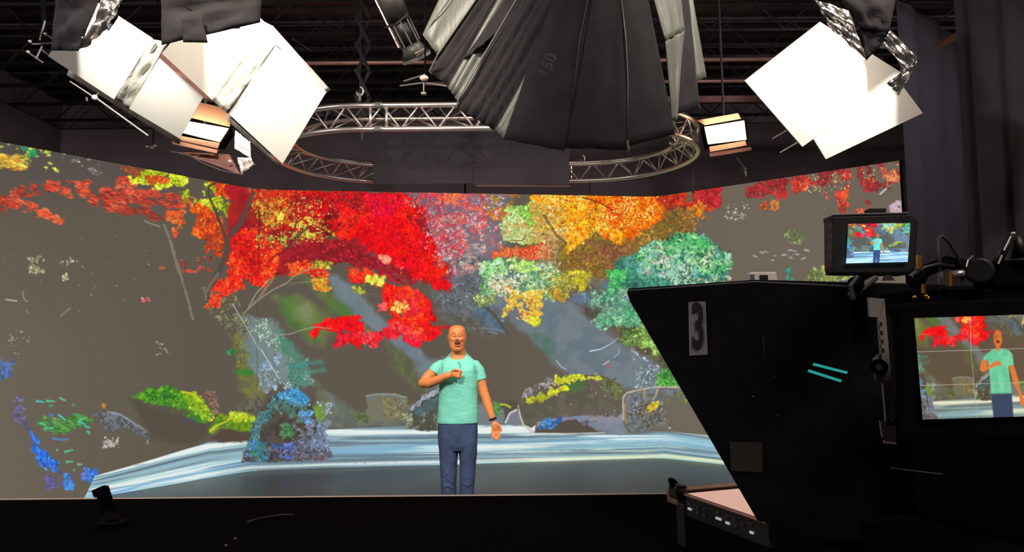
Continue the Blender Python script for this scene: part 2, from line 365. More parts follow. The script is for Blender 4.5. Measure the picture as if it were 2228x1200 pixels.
    leaf([(1040, 415), (1130, 415), (1120, 460), (1080, 480), (1050, 450)], 500, 2.6, [(200, 95, 50), (235, 120, 50), (120, 110, 60), (160, 130, 60)], dens=-.2, k=3)
    leaf([(955, 550), (1030, 530), (1060, 540), (1010, 580), (970, 610)], 260, 1.8, [(175, 165, 150), (150, 150, 150), (200, 180, 170)], dens=-.1, k=3)
    # --- dark mass behind orange tree
    poly([(1150, 410), (1500, 410), (1500, 520), (1400, 560), (1320, 600), (1240, 640), (1180, 640), (1130, 560)], (140, 112, 42), 12, .9, 8, 24, (118, 96, 52), 18)
    leaf([(1180, 520), (1380, 500), (1380, 600), (1300, 620), (1220, 620)], 1600, 2.6, [(120, 98, 40), (150, 120, 45), (130, 80, 50), (175, 140, 50)], dens=-.6, k=2)
    leaf([(1270, 530), (1380, 520), (1370, 580), (1280, 580)], 500, 2.2, [(140, 85, 70), (120, 75, 55), (165, 105, 70)], dens=-.3, k=1)
    leaf([(1360, 480), (1500, 440), (1500, 510), (1400, 545)], 800, 2.4, [(120, 95, 45), (165, 120, 40), (95, 80, 50), (185, 140, 60)], dens=-.2, k=3)
    leaf([(1165, 415), (1455, 420), (1430, 470), (1400, 500), (1350, 530), (1280, 500), (1240, 530), (1200, 500), (1150, 480)], 6200, 3, ORY, dens=-.9, k=4, asp=1.4)
    leaf([(1300, 425), (1470, 425), (1440, 480), (1380, 510), (1320, 480)], 2600, 2.8, [(235, 85, 15), (250, 110, 15), (225, 65, 25), (250, 140, 30)], dens=-.5, k=2)
    leaf([(1165, 415), (1270, 420), (1290, 510), (1240, 540), (1225, 560), (1210, 500), (1170, 470)], 1900, 2.8, [(250, 150, 20), (250, 190, 40), (235, 130, 25), (255, 225, 110)], dens=-.4, k=1)
    leaf([(1300, 500), (1350, 500), (1352, 535), (1335, 530)], 160, 2.6, ORY, k=1)
    # yellow green pine behind
    leaf([(1100, 455), (1160, 440), (1180, 470), (1150, 530), (1110, 520), (1090, 490)], 1300, 2.6, [(120, 190, 60), (150, 210, 80), (185, 225, 130), (110, 150, 70), (225, 230, 180)], dens=-.5, k=2)
    leaf([(1085, 485), (1200, 480), (1210, 520), (1130, 530), (1090, 525)], 900, 2.2, [(170, 190, 110), (200, 210, 160), (225, 150, 80), (150, 175, 80)], dens=-.4, k=3)
    leaf([(1150, 440), (1230, 450), (1230, 510), (1160, 500)], 700, 2.2, [(205, 150, 60), (235, 170, 70), (170, 140, 60), (230, 220, 170)], dens=-.3, k=3)
    leaf([(1070, 550), (1120, 535), (1190, 530), (1200, 560), (1130, 570), (1080, 570)], 900, 2.3, [(220, 70, 55), (235, 95, 50), (240, 130, 60), (205, 60, 60)], dens=-.7, k=1)
    leaf([(1180, 510), (1230, 500), (1215, 580), (1170, 570)], 400, 2, [(200, 160, 110), (165, 120, 70), (220, 190, 150)], dens=-.3, k=2)
    line(Cc(700,200, 780,330, 850,390, 800,430, 770,520), 6, (110, 85, 55), .75, 4, 1)
    line(Cc(770,520, 800,400), 3, (210, 190, 150), .8)
    line(Cc(590,330, 560,370, 480,370), 2.4, (130, 95, 60), .8); line(Cc(860,60, 1060,120, 1180,190, 1230,290), 3.2, (120, 45, 30), .8, 2)
    poly(Cc(800,370, 840,360, 850,560, 760,700, 700,700, 760,600), (110, 100, 55), 8, .6, 4)
    # lower pine cloud
    poly([(1040, 600), (1090, 560), (1200, 570), (1220, 620), (1190, 650), (1120, 630), (1060, 640)], (90, 130, 110), 10, .8, 8, 12, (115, 140, 125), 10)
    leaf([(1045, 590), (1090, 562), (1140, 572), (1190, 575), (1230, 600), (1200, 650), (1130, 640), (1090, 640), (1050, 645)], 2600, 2.3, [(75, 140, 90), (110, 180, 90), (150, 205, 120), (95, 135, 130), (200, 220, 180), (205, 175, 120)], dens=-.5, k=3)
    leaf(Cc(280,520, 440,490, 440,560, 300,590), 260, 2.6, [(110, 215, 100), (150, 225, 140), (225, 240, 220)], k=2)
    leaf(Cc(470,500, 640,480, 670,560, 520,570), 320, 2.6, [(150, 205, 80), (180, 220, 110), (225, 235, 200)], k=4)
    leaf([(1180, 590), (1290, 590), (1280, 620), (1240, 640), (1220, 655), (1190, 640)], 900, 2.2, [(150, 140, 60), (190, 175, 60), (110, 110, 60), (205, 195, 120)], dens=-.5, k=1)
    leaf([(1240, 600), (1285, 590), (1285, 625), (1260, 630)], 220, 2.4, [(175, 165, 40), (205, 190, 50)], k=2, dens=-.6)
    leaf([(1210, 630), (1230, 630), (1225, 655), (1205, 650)], 120, 2.4, [(185, 130, 40), (200, 150, 50)], k=2, dens=-.9)
    leaf([(1100, 620), (1120, 630), (1180, 635), (1175, 680), (1182, 700), (1160, 707), (1140, 690), (1120, 670), (1095, 690), (1110, 655)], 1000, 2.5, [(220, 150, 70), (235, 180, 60), (215, 200, 50), (245, 210, 110), (200, 120, 60)], dens=-.5, k=3)
    leaf([(1155, 690), (1182, 690), (1180, 708), (1160, 706)], 120, 2.6, [(210, 210, 50), (230, 220, 70)], dens=-2, k=3)
    leaf([(1032, 645), (1080, 640), (1085, 660), (1040, 670)], 180, 2.3, [(140, 165, 80), (190, 205, 120), (110, 125, 80)], dens=-.6, k=1)
    # right pine
    poly([(1330, 620), (1350, 570), (1400, 545), (1440, 530), (1480, 512), (1530, 520), (1570, 545), (1590, 570), (1580, 600), (1520, 640), (1440, 700), (1400, 720), (1330, 700), (1300, 660), (1320, 620)], (68, 128, 105), 12, .92, 10, 18, (96, 148, 132), 18)
    leaf([(1325, 620), (1350, 570), (1400, 545), (1440, 530), (1480, 512), (1530, 520), (1570, 545), (1590, 570), (1580, 605), (1500, 650), (1440, 660), (1400, 640), (1330, 650)], 5200, 2.6, TEAL, dens=-.35, k=2, asp=2.8)
    leaf([(1380, 560), (1440, 530), (1480, 510), (1530, 520), (1572, 548), (1590, 575), (1560, 600), (1480, 560), (1430, 580)], 2400, 2.8, [(60, 160, 80), (85, 190, 105), (130, 205, 140), (40, 100, 72), (180, 215, 160)], dens=-.15, k=3, asp=3)
    leaf([(1390, 540), (1480, 560), (1460, 600), (1400, 600)], 500, 2, [(110, 180, 150), (170, 210, 190), (200, 160, 140), (60, 90, 80)], dens=-.2, k=4)
    leaf([(1320, 590), (1360, 590), (1360, 640), (1330, 640)], 500, 2.6, [(70, 190, 90), (100, 205, 110), (60, 140, 90)], dens=-.7, k=1)
    leaf([(1440, 550), (1590, 555), (1585, 620), (1440, 630)], 700, 1.8, [(150, 195, 170), (190, 215, 190), (50, 84, 70), (200, 190, 120), (70, 96, 84)], dens=.1, k=1, asp=2.4)
    poly(Cc(1000,610, 1110,620, 1120,680, 1060,700, 1000,670), (104, 118, 150), 9, .7, 7, 10, (110, 112, 90), 8)
    poly(Cc(890,720, 1010,720, 1020,760, 940,790, 890,770), (98, 120, 158), 7, .8, 7, 8, (105, 120, 130), 8)
    leaf([(1270, 640), (1370, 630), (1400, 660), (1350, 700), (1310, 720), (1290, 690)], 1500, 2.4, [(80, 140, 115), (110, 170, 130), (150, 195, 160), (100, 120, 110), (75, 110, 140)], dens=-.4, k=3, asp=2)
    poly(Cc(980,810, 1060,810, 1060,880, 1000,890, 960,840), (78, 72, 62), 8, .85, 6)
    poly(Cc(1160,940, 1300,900, 1400,930, 1500,1150, 1560,1250, 1480,1210, 1350,1110, 1200,1010), (82, 78, 62), 9, .92, 7, 14, (104, 104, 70), 12)
    leaf(Cc(1060,860, 1340,820, 1330,930, 1080,920), 420, 2.2, [(70, 150, 100), (110, 175, 130), (150, 190, 160)], k=2, asp=2)
    leaf(Cc(1210,960, 1300,950, 1300,1050, 1220,1040), 240, 2.4, [(90, 120, 60), (70, 100, 55), (120, 145, 75)], k=2, dens=-.6)
    leaf(Cc(1290,930, 1430,940, 1500,1100, 1400,1110, 1280,1060), 700, 2.6, [(110, 165, 60), (150, 200, 90), (185, 220, 120), (80, 110, 50), (120, 150, 80)], k=4, dens=-.6, asp=2.4)
    leaf(F(1480,260, 1560,180, 1640,300, 1600,310, 1500,310), 420, 2.4, [(60, 150, 50), (110, 190, 70), (60, 120, 60)], k=4, dens=-.8, asp=2.4)
    # --- right wall foliage
    leaf(G(0,320, 240,330, 320,380, 300,500, 200,560, 0,600), 1800, 2.6, [(235, 90, 15), (250, 120, 20), (250, 160, 30), (215, 70, 25)], dens=-.9, k=2)
    leaf(G(240,325, 400,310, 740,265, 740,430, 640,460, 520,440, 420,400, 380,430, 300,380), 2300, 2.6, [(165, 40, 35), (205, 45, 30), (235, 75, 25), (150, 50, 45), (190, 45, 45)], dens=-.5, k=1)
    leaf(G(560,290, 740,268, 742,420, 640,400), 900, 2.6, CRIM, dens=-.9, k=1)
    leaf(G(480,480, 540,400, 620,380, 640,500, 560,480), 260, 2.8, [(235, 120, 25), (245, 150, 50), (215, 90, 35)], dens=-.6, k=1, asp=2)
    poly(G(300,400, 460,410, 520,440, 460,490, 340,460), (88, 60, 52), 10, .6, 8)
    leaf(G(320,440, 620,420, 700,440, 560,560, 330,600), 420, 2.2, [(120, 95, 45), (160, 115, 50), (100, 80, 60)], dens=-.1, k=3)
    leaf(G(990,250, 1090,215, 1250,205, 1240,330, 1180,360, 1120,310, 1040,330, 940,340, 940,300), 1200, 2.6, [(135, 45, 45), (175, 45, 45), (150, 50, 50), (205, 60, 50)], dens=-.6, k=3)
    leaf(G(1290,200, 1420,180, 1450,250, 1380,300, 1290,320), 620, 2.6, [(145, 45, 45), (185, 45, 45), (215, 75, 50)], dens=-.8, k=1)
    leaf(G(1050,380, 1180,370, 1160,430, 1060,420), 160, 2.2, [(165, 60, 45), (205, 120, 60), (150, 110, 50)], k=3)
    leaf(G(1290,190, 1980,80, 2080,75, 2080,220, 1900,290, 1700,260, 1500,250), 1600, 2.6, [(120, 50, 48), (155, 48, 48), (135, 50, 50), (175, 55, 50)], dens=0, k=4)
    leaf(G(1960,130, 2075,120, 2075,215, 1960,200), 260, 2.8, [(165, 50, 45), (190, 60, 50), (205, 130, 90)], k=3, dens=-.6)
    leaf(G(1620,310, 1700,290, 1700,400, 1640,400), 240, 2.8, [(190, 50, 45), (215, 60, 45), (225, 90, 50)], k=3, dens=-1)
    leaf(G(1500,300, 1900,380, 1880,470, 1600,440), 260, 2.4, [(130, 50, 45), (170, 60, 50), (200, 120, 80)], k=1, dens=0)
    leaf(G(1300,200, 2070,100, 2060,250, 1850,260, 1400,300), 130, 1.6, [(225, 160, 80), (235, 190, 130)], k=2)
    line(G(1935,320, 1985,275), 4, (200, 205, 205)); line(G(1985,275, 2060,215), 1.5, (150, 140, 130), .6)
    poly(G(2000,405, 2060,365, 2100,362, 2110,470, 2020,450), (205, 178, 190), 3, 1, 2, 8, (180, 160, 175), 8); line(G(2070,408, 2090,412), 3, (110, 60, 80))
    leaf(G(760,380, 960,370, 960,500, 760,500), 50, 1.8, [(165, 170, 150), (120, 100, 60)], k=2, dens=-.2)
    leaf(H(560,130, 600,100, 640,130, 600,160), 60, 2.4, [(80, 110, 60), (120, 140, 80)], k=2, dens=-1)
    leaf(H(440,180, 640,180, 620,230, 440,230), 14, 2.4, [(160, 160, 165)], k=2, dens=-1, asp=3, ang=0)
    leaf(H(560,240, 580,240, 582,275, 562,275), 20, 3, [(60, 140, 120), (100, 150, 150)], k=2, dens=-1)
    leaf(H(625,260, 690,235, 790,265, 770,295, 640,292), 200, 2.6, [(140, 155, 70), (185, 195, 110), (110, 110, 70), (80, 120, 60)], k=1, dens=-.9, asp=3)
    poly(H(690,288, 800,282, 800,310, 690,300), (70, 85, 140), 4, .9, 2)
    # --- left wall maples (long flat sprays)
    ls = [(122, 60, 50), (165, 58, 45), (195, 66, 48), (215, 100, 70)]
    leaf(A(80,350, 260,290, 390,290, 390,340, 280,360, 200,390, 90,370), 200, 2.5, ls, asp=3.4, ang=.2, dens=-.3, k=1)
    leaf(A(0,390, 100,400, 240,440, 240,480, 110,460, 0,475), 180, 2.5, ls, asp=3.4, ang=.25, dens=-.3, k=2)
    leaf(A(160,470, 300,480, 420,545, 400,560, 330,520), 110, 3, [(215, 85, 50), (225, 110, 70), (190, 70, 50)], asp=3, ang=.35, dens=-1, k=2)
    leaf(A(440,290, 560,290, 720,350, 880,360, 1000,350, 1250,410, 1250,450, 1100,450, 900,420, 750,410, 620,430, 560,390, 400,360), 900, 2.6, ls+[(215, 84, 40)], asp=3.6, ang=.25, dens=-.2, k=3)
    leaf(A(640,445, 760,440, 960,460, 1040,510, 1040,540, 900,500, 700,470), 260, 2.5, ls, asp=3.4, ang=.25, dens=-.3, k=4)
    leaf(A(780,260, 860,270, 880,330, 1000,340, 1140,380, 900,380, 760,320), 500, 2.6, ls, asp=2.4, ang=.25, dens=-.5, k=1)
    leaf(A(-900,420, -300,380, 0,400, 0,470, -500,500), 500, 2.8, ls, asp=4, ang=.1, dens=0, k=4)
    leaf(A(800,190, 940,200, 960,260, 1000,290, 880,260), 200, 2.4, [(130, 75, 50), (165, 75, 50)], asp=2.4, ang=.3, dens=-.6, k=4)
    leaf(A(0,110, 60,115, 190,150, 190,185, 140,205, 40,205, 0,190), 300, 3, [(205, 175, 50), (220, 150, 50), (225, 210, 90), (195, 110, 45)], asp=3, ang=.15, dens=-.7, k=2)
    leaf(A(-300,60, 0,100, 0,190, -300,170), 200, 3, [(205, 175, 50), (220, 150, 50), (120, 120, 50)], asp=3, ang=.1, dens=0, k=2)
    leaf(A(0,40, 260,60, 420,100, 400,210, 240,200, 0,110), 70, 2.6, [(60, 110, 60), (150, 160, 80), (70, 90, 70), (200, 190, 70)], asp=2, ang=.2, dens=0, k=3)
    leaf(A(200,80, 245,85, 240,115, 205,110), 24, 3, [(45, 150, 90), (60, 160, 100)], dens=-2); leaf(A(150,65, 180,70, 180,85, 150,80), 8, 3, [(45, 130, 90)], dens=-2)
    leaf(A(20,30, 60,35, 60,60, 25,55), 12, 2.6, [(225, 130, 80)], dens=-2); leaf(A(285,85, 325,90, 325,110, 290,105), 12, 2.6, [(170, 185, 70)], dens=-2)
    leaf(A(350,195, 380,195, 380,215, 355,212), 10, 2.6, [(205, 215, 80)], dens=-2)
    leaf(A(470,150, 640,140, 660,240, 470,250), 80, 1.7, [(130, 110, 110), (180, 180, 180), (120, 100, 100)], asp=2.5, ang=.3, dens=-.3)
    # yellow green clumps at the bend
    leaf(A(930,190, 1080,215, 1220,245, 1215,300, 1140,310, 1060,330, 900,290, 850,290, 850,260), 1500, 2.7, YG, dens=-.5, k=1)
    leaf(A(960,255, 1100,265, 1090,300, 980,290), 260, 2.7, [(205, 85, 40), (225, 105, 40), (190, 70, 40)], dens=-.5, k=2)
    leaf(A(1300,270, 1480,290, 1480,400, 1340,420, 1300,330), 520, 2.7, YG, dens=-.2, k=2)
    leaf(A(1180,340, 1240,340, 1240,420, 1190,410), 60, 2.4, YG, dens=-.3)
    leaf(A(1280,420, 1400,400, 1480,440, 1480,480, 1350,480), 500, 2.8, YG, dens=-.8, k=3)
    leaf(A(1470,430, 1600,420, 1660,480, 1660,550, 1560,540, 1490,500), 850, 2.9, YG, dens=-.9, k=4)
    leaf(A(1390,290, 1480,275, 1660,330, 1660,420, 1560,400, 1420,380), 1200, 2.8, ORR+[(175, 45, 40)], dens=-.8, k=1)
    leaf(A(1480,310, 1620,330, 1620,400, 1500,400), 420, 2.8, CRIM, dens=-.6, k=2)
    leaf(A(1250,430, 1340,450, 1440,520, 1460,600, 1460,720, 1420,770, 1360,740, 1340,640, 1250,620, 1290,540), 2000, 2.9, ORR+[(240, 60, 30)], dens=-.4, k=2)
    leaf(A(1090,490, 1200,480, 1210,560, 1150,640, 1110,600, 1180,560, 1100,540), 330, 2.8, [(225, 40, 30), (235, 75, 35), (205, 110, 60)], dens=-.6, k=3)
    leaf(A(1180,780, 1380,780, 1380,870, 1200,870), 120, 2.6, [(165, 60, 50), (190, 70, 60), (120, 60, 50)], dens=-.1, k=3)
    leaf(A(1380,940, 1580,920, 1590,970, 1500,1010, 1440,1040, 1430,1110, 1340,1100, 1350,1060, 1440,1010, 1380,980), 700, 3, [(225, 40, 30), (240, 75, 40), (205, 50, 40), (245, 110, 50)], dens=-.8, k=2)
    # --- the great red maple
    poly(B(0,70, 160,100, 500,108, 900,120, 1180,140, 1330,240, 1400,480, 1500,640, 1500,780, 1400,740, 1250,760, 1080,650, 1000,560, 760,560, 640,600, 500,640, 380,680, 220,700, 60,720, 0,660), (150, 28, 34), 12, .93, 12, 22, (176, 32, 40), 24)
    leaf(B(-20,380, 250,380, 370,520, 340,640, 240,760, 130,740, 60,700, 80,760, -20,780), 3200, 3, [(190, 30, 30), (235, 25, 25), (250, 60, 30), (250, 110, 40), (225, 30, 30)], dens=-.9, k=3)
    leaf(B(160,100, 900,120, 900,320, 620,350, 420,400, 200,380, 180,220), 3800, 2.9, [(160, 30, 30), (205, 30, 30), (225, 60, 30), (215, 110, 40), (165, 40, 35)], dens=-.8, k=1)
    leaf(B(160,200, 380,180, 420,330, 340,360, 180,330), 1100, 2.6, [(200, 80, 30), (225, 120, 40), (190, 170, 60), (165, 50, 30)], dens=-.5, k=2)
    leaf(B(300,260, 620,300, 700,420, 560,440, 360,380), 420, 2.7, [(205, 180, 60), (225, 210, 90), (150, 130, 40)], dens=.1, k=1)
    leaf(B(180,430, 500,420, 480,520, 360,480), 260, 2.7, [(195, 205, 70), (120, 110, 50), (220, 220, 110)], dens=-.1, k=4)
    leaf(B(800,160, 960,160, 1010,300, 950,310, 820,260), 160, 2.9, [(235, 190, 60), (240, 215, 110), (250, 140, 50)], dens=.1, k=3)
    poly(B(600,360, 700,390, 750,440, 680,440, 620,400), (84, 82, 58), 5, .8, 5); leaf(B(640,360, 740,370, 730,420, 640,400), 90, 2.5, YG, k=2)
    leaf(B(500,130, 1180,140, 1330,250, 1330,310, 1180,330, 1080,480, 760,420, 660,330), 6500, 3, RED[1:5], dens=-1.2, k=2)
    leaf(B(420,140, 900,130, 1300,300, 1400,480, 1100,520, 800,420, 500,380), 900, 3.4, [(110, 24, 28), (150, 28, 34), (172, 34, 36)], dens=.25, k=3)
    leaf(B(920,130, 1180,140, 1160,250, 1060,320, 960,240), 1300, 2.8, [(190, 15, 60), (225, 15, 45), (245, 30, 40), (205, 20, 50)], dens=-.8, k=3)
    leaf(B(880,310, 1200,300, 1390,440, 1410,520, 1480,600, 1490,680, 1380,720, 1260,680, 1120,600, 1020,560, 880,440), 7000, 3, RED[2:5], dens=-1.4, k=4)
    leaf(B(400,470, 640,450, 900,500, 1060,600, 1200,760, 1080,700, 860,620, 600,600, 420,640), 1800, 2.6, [(150, 30, 40), (172, 34, 46), (140, 30, 40)], dens=-1.2, k=1)
    leaf(B(1030,560, 1300,600, 1300,640, 1150,640), 200, 2.2, [(235, 150, 130), (250, 90, 70), (225, 200, 180)], dens=.2)
    leaf(B(820,650, 960,660, 1060,740, 1000,760, 880,730, 810,710), 520, 3, [(225, 20, 30), (245, 40, 30), (250, 90, 40)], dens=-.7, k=2)
    leaf(B(940,700, 1060,700, 1050,760, 940,745), 150, 3, [(205, 215, 60), (225, 225, 90)], dens=-.8)
    leaf(B(840,770, 960,760, 920,810, 840,800), 60, 2.5, [(190, 190, 70), (120, 115, 60)], dens=-.5)
    leaf(B(390,620, 540,600, 700,660, 690,700, 500,680, 410,700), 700, 3, [(225, 35, 30), (245, 75, 35), (250, 120, 50), (205, 30, 35)], dens=-.7, k=2)
    leaf(B(570,720, 690,720, 680,780, 620,795, 580,770), 200, 3, [(240, 70, 30), (250, 110, 40), (190, 165, 50)], dens=-1.4, k=2)
    leaf(B(560,590, 700,600, 680,640, 570,625), 90, 2.6, [(205, 190, 60), (120, 110, 40)], dens=-.4)
    leaf(B(1060,760, 1240,780, 1340,860, 1420,980, 1450,1100, 1380,1130, 1300,1100, 1230,1060, 1120,1020, 1110,940, 1060,920), 3600, 3.1, RED[2:]+[(235, 30, 60)], dens=-.8, k=3)
    leaf(B(1100,1020, 1320,1080, 1330,1170, 1250,1175, 1180,1120), 700, 3, [(235, 25, 50), (245, 45, 60), (250, 110, 60)], dens=-.5, k=4)
    leaf(B(1300,700, 1400,700, 1510,760, 1500,790, 1440,780, 1380,740), 500, 3, RED[2:4], dens=-1, k=3)
    leaf(B(1000,920, 1060,890, 1070,930, 1010,955), 80, 2.8, [(235, 30, 40), (245, 90, 90)], dens=-2)
    leaf(B(1150,870, 1230,900, 1170,940, 1110,930), 60, 2.6, [(235, 160, 60), (250, 200, 90)], dens=-.5)
    leaf(B(1460,1045, 1500,1045, 1500,1070, 1465,1068), 30, 3, RED[2:4], dens=-3)
    leaf(B(700,1000, 790,968, 880,990, 915,1050, 900,1090, 820,1060, 760,1090, 700,1050, 620,1060, 600,1110, 560,1115, 560,1090, 600,1040), 1700, 2.7, RED[2:5], dens=-1, k=2)
    leaf(B(880,1080, 1000,1090, 1080,1060, 1180,1080, 1140,1110, 1040,1130, 980,1170, 860,1130, 780,1160, 720,1180, 720,1160, 780,1110), 1500, 2.5, [(225, 25, 45), (245, 35, 50), (205, 25, 40), (250, 80, 80)], dens=-.9, k=3)
    leaf(B(800,1130, 900,1130, 890,1190, 830,1170), 120, 2.4, RED[2:4], dens=-.8)
    leaf([(985, 415), (1040, 420), (1010, 445), (960, 440), (915, 430)], 200, 2.4, [(235, 60, 60), (245, 110, 70)], k=4)
    for q, n_, pl in (([(600, 420), (900, 425), (960, 560), (960, 640), (760, 560), (560, 560), (520, 480)], 420, [(255, 90, 50), (150, 24, 30), (120, 20, 28), (255, 70, 70)]), ([(1165, 420), (1455, 425), (1400, 500), (1240, 520)], 520, [(255, 235, 150), (255, 215, 90), (190, 70, 15), (160, 110, 40)]), ([(540, 430), (720, 430), (720, 520), (560, 560)], 420, [(235, 205, 80), (90, 50, 34), (200, 180, 70), (110, 30, 30)]), ([(880, 430), (1100, 430), (1060, 560), (960, 600)], 500, [(225, 170, 165), (205, 190, 195), (120, 90, 105), (240, 120, 90)]), ([(1050, 580), (1220, 570), (1200, 650), (1080, 640)], 300, [(240, 250, 230), (230, 225, 160), (80, 110, 90)])):
        leaf(q, n_, 1.7, pl, dens=-.2, k=2, asp=2, var=.1)
    for _ in range(26):
        bx = 945+rng.random()*110; by = 500+rng.random()*90; line([(bx, by), (bx+14+rng.random()*22, by-5-rng.random()*16)], 1.3, (190, 180, 185), .55, .8)
    for _ in range(34):
        bx = 570+rng.random()*330; by = 440+rng.random()*120; line([(bx, by), (bx+10+rng.random()*22, by-4-rng.random()*18)], 1.5, (96, 26, 30), .6, .9)
    # --- trunks, branches, wires
    line(A(1070,560, 1110,660, 1150,800, 1200,960, 1240,1100, 1260,1190), 7, (128, 122, 112), .9, 5, 1.5)
    line(A(940,540, 1000,565, 1050,580), 3, (150, 145, 140), .8)
    line(A(1110,660, 1170,600, 1200,540), 3, (130, 90, 60), .8)
    line(A(1470,640, 1410,480, 1370,390, 1360,320, 1420,290), 7, (76, 66, 58), .9, 4, 1)
    line(A(1660,350, 1610,470, 1570,560, 1500,640), 8, (86, 74, 68), .9, 14, 1)
    line(A(1480,640, 1490,720, 1450,830, 1400,930, 1350,1010, 1345,1070), 14, (84, 74, 64), .9, 10, 2)
    line(A(1430,880, 1380,950, 1345,1010, 1345,1060), 6, (120, 118, 108), .8)
    line(A(1690,470, 1700,560, 1690,640), 3.5, (90, 45, 40), .8); line(B(195,440, 205,560, 195,700), 2, (90, 30, 35), .7)
    line(B(560,640, 440,700, 400,740, 300,790, 210,850, 100,950), 3, (160, 145, 120), .85, 3.5)
    line(B(300,710, 250,780, 190,860, 90,960), 5, (140, 125, 95), .9, 4, 1); line(B(270,720, 180,820, 130,910), 2.4, (185, 170, 140), .8)
    line(B(500,620, 620,560, 700,530, 800,490, 890,440), 2.6, (110, 40, 40), .7); line(B(700,420, 760,440), 2, (120, 100, 70))
    line(B(560,350, 480,410, 420,470, 390,520), 5, (80, 60, 50), .8, 7); line(B(470,290, 450,360, 420,420), 3.5, (84, 60, 50), .8)
    line(B(480,745, 560,735, 470,740, 410,755), 2, (140, 130, 100), .7)
    line(B(700,1058, 590,1045, 500,1065, 420,1095, 340,1100, 240,1090), 2.4, (160, 160, 140), .8)
    line(B(860,830, 1000,820, 1060,850), 1.6, (120, 110, 100), .6); line(B(935,800, 930,1200), 1.2, (125, 135, 140), .5)
    line(B(20,885, 110,1040, 205,1200), 2.6, (175, 180, 175), .85); line(E(205,180, 325,375), 2.6, (190, 200, 200), .85)
    line(E(180,460, 210,360), 2, (170, 165, 110), .8)
    line([(560, 640), (561, 1010)], 1.3, (62, 58, 54), .55)
    # left wall specks
    leaf(A(190,770, 290,780, 290,890, 200,880), 110, 2, [(165, 160, 120), (190, 190, 165), (130, 130, 90)], asp=1.8, dens=-.5)
    leaf(A(390,780, 510,790, 510,830, 400,830), 26, 1.8, [(140, 135, 100), (165, 165, 150)]); leaf(A(415,875, 450,875, 455,925, 415,925), 26, 2, [(165, 170, 120), (195, 195, 150)], dens=-2)
    line(A(38,1055, 115,1065), 3, (190, 188, 182)); line(A(150,1000, 155,1050, 180,1070), 4, (140, 138, 130), .8); line(A(175,1120, 185,1150), 3, (135, 132, 125), .8)
    line(A(395,1165, 460,1110), 4, (135, 135, 135), .7); leaf(A(925,1040, 970,1040, 965,1075, 935,1070), 16, 2.4, [(200, 90, 90), (220, 170, 165)], dens=-3)
    poly(A(1038,838, 1075,838, 1078,858, 1042,858), (205, 95, 60), 3, .8); leaf(A(0,600, 1000,600, 1000,1180, 0,1180), 26, 1.4, [(150, 145, 140)], dens=-1); leaf(A(-900,600, 0,600, 0,2200, -900,2200), 80, 2, [(150, 145, 140), (90, 100, 160), (110, 150, 110)], dens=-1)
    leaf(D(60,60, 190,60, 190,240, 60,240), 26, 2, [(150, 140, 130), (130, 120, 110)], dens=-.1); leaf(D(1020,130, 1090,130, 1090,215, 1030,215), 12, 2, [(165, 145, 125)], dens=-1)
    # --- left wall, lower part
    leaf(D(0,260, 90,270, 90,340, 20,380, 0,380), 60, 3.4, [(80, 110, 170), (110, 130, 190), (60, 150, 190)], dens=-.4, k=1)
    leaf(D(100,500, 150,500, 170,680, 100,640), 60, 3, [(95, 95, 125), (105, 100, 150)], dens=-.5)
    bl = [(40, 85, 190), (55, 125, 215), (80, 110, 205), (60, 160, 225), (100, 100, 170)]
    line(D(150,650, 200,720, 260,830, 320,920, 380,975, 440,1010), 5, (70, 84, 150), .8, 5, 1)
    leaf(D(190,700, 215,730, 270,830, 330,890, 375,965, 350,970, 270,910, 225,820), 420, 2.8, bl, dens=-1.2, k=2, asp=2, ang=1.0)
    leaf(D(425,1000, 470,1000, 470,1085, 430,1080), 220, 3, bl[1:4], dens=-2, k=2); leaf(D(545,960, 625,960, 640,1050, 600,1070, 550,1020), 380, 3, bl, dens=-1.3, k=3)
    leaf(D(300,1010, 400,1020, 400,1085, 310,1085), 90, 2.6, [(90, 90, 150), (110, 90, 140)], dens=-.3, k=3)
    leaf(D(240,640, 420,650, 480,610, 620,620, 600,660, 480,700, 380,740, 290,700), 420, 3, [(70, 130, 60), (95, 145, 70), (60, 120, 80), (120, 150, 80)], asp=2.4, ang=.15, dens=-.8, k=1)
    for q in [(235,515,290,525,0), (300,515,360,520,1), (390,495,430,515,1), (320,550,350,545,2), (380,605,430,640,0), (320,600,350,615,3), (470,540,495,545,2), (510,650,560,670,0), (555,680,590,690,0), (570,710,590,735,0), (480,600,520,610,2), (290,690,350,695,1), (260,655,300,675,1), (340,760,400,770,3), (400,770,450,765,3), (420,850,480,835,1), (430,915,480,910,1), (375,830,370,845,1), (505,930,540,930,1), (480,965,490,970,1), (520,640,570,625,1)]:
        line(D(*q[:4]), 5.5, [(70, 205, 190), (90, 200, 150), (70, 170, 110), (80, 140, 200)][q[4]], .85, 3)
    leaf(D(700,755, 770,755, 765,825, 680,810), 90, 2, [(150, 150, 140), (175, 165, 160)], dens=-.5); leaf(D(1180,630, 1270,635, 1260,670, 1190,665), 60, 3, [(60, 70, 190), (80, 100, 190)], dens=-2)
    poly(D(600,600, 700,583, 790,600, 880,660, 965,710, 972,760, 900,722, 840,690, 780,700, 730,725, 680,700, 650,640), (118, 126, 140), 4, .9, 5, 7, (86, 84, 84), 5); line(D(700,588, 790,605, 880,665, 965,715), 5, (150, 165, 182), .7, 3, 1)
    line(D(710,575, 780,545, 860,500), 5, (84, 98, 66), .7); line(D(965,770, 965,800), 2.5, (170, 170, 160))
    poly(D(665,530, 690,535, 690,565, 668,560), (215, 140, 55), 4, .9)
    poly(D(850,500, 900,600, 1000,760, 1250,800, 1370,740, 1390,655, 1240,620, 1050,560), (84, 76, 66), 14, .8, 4)
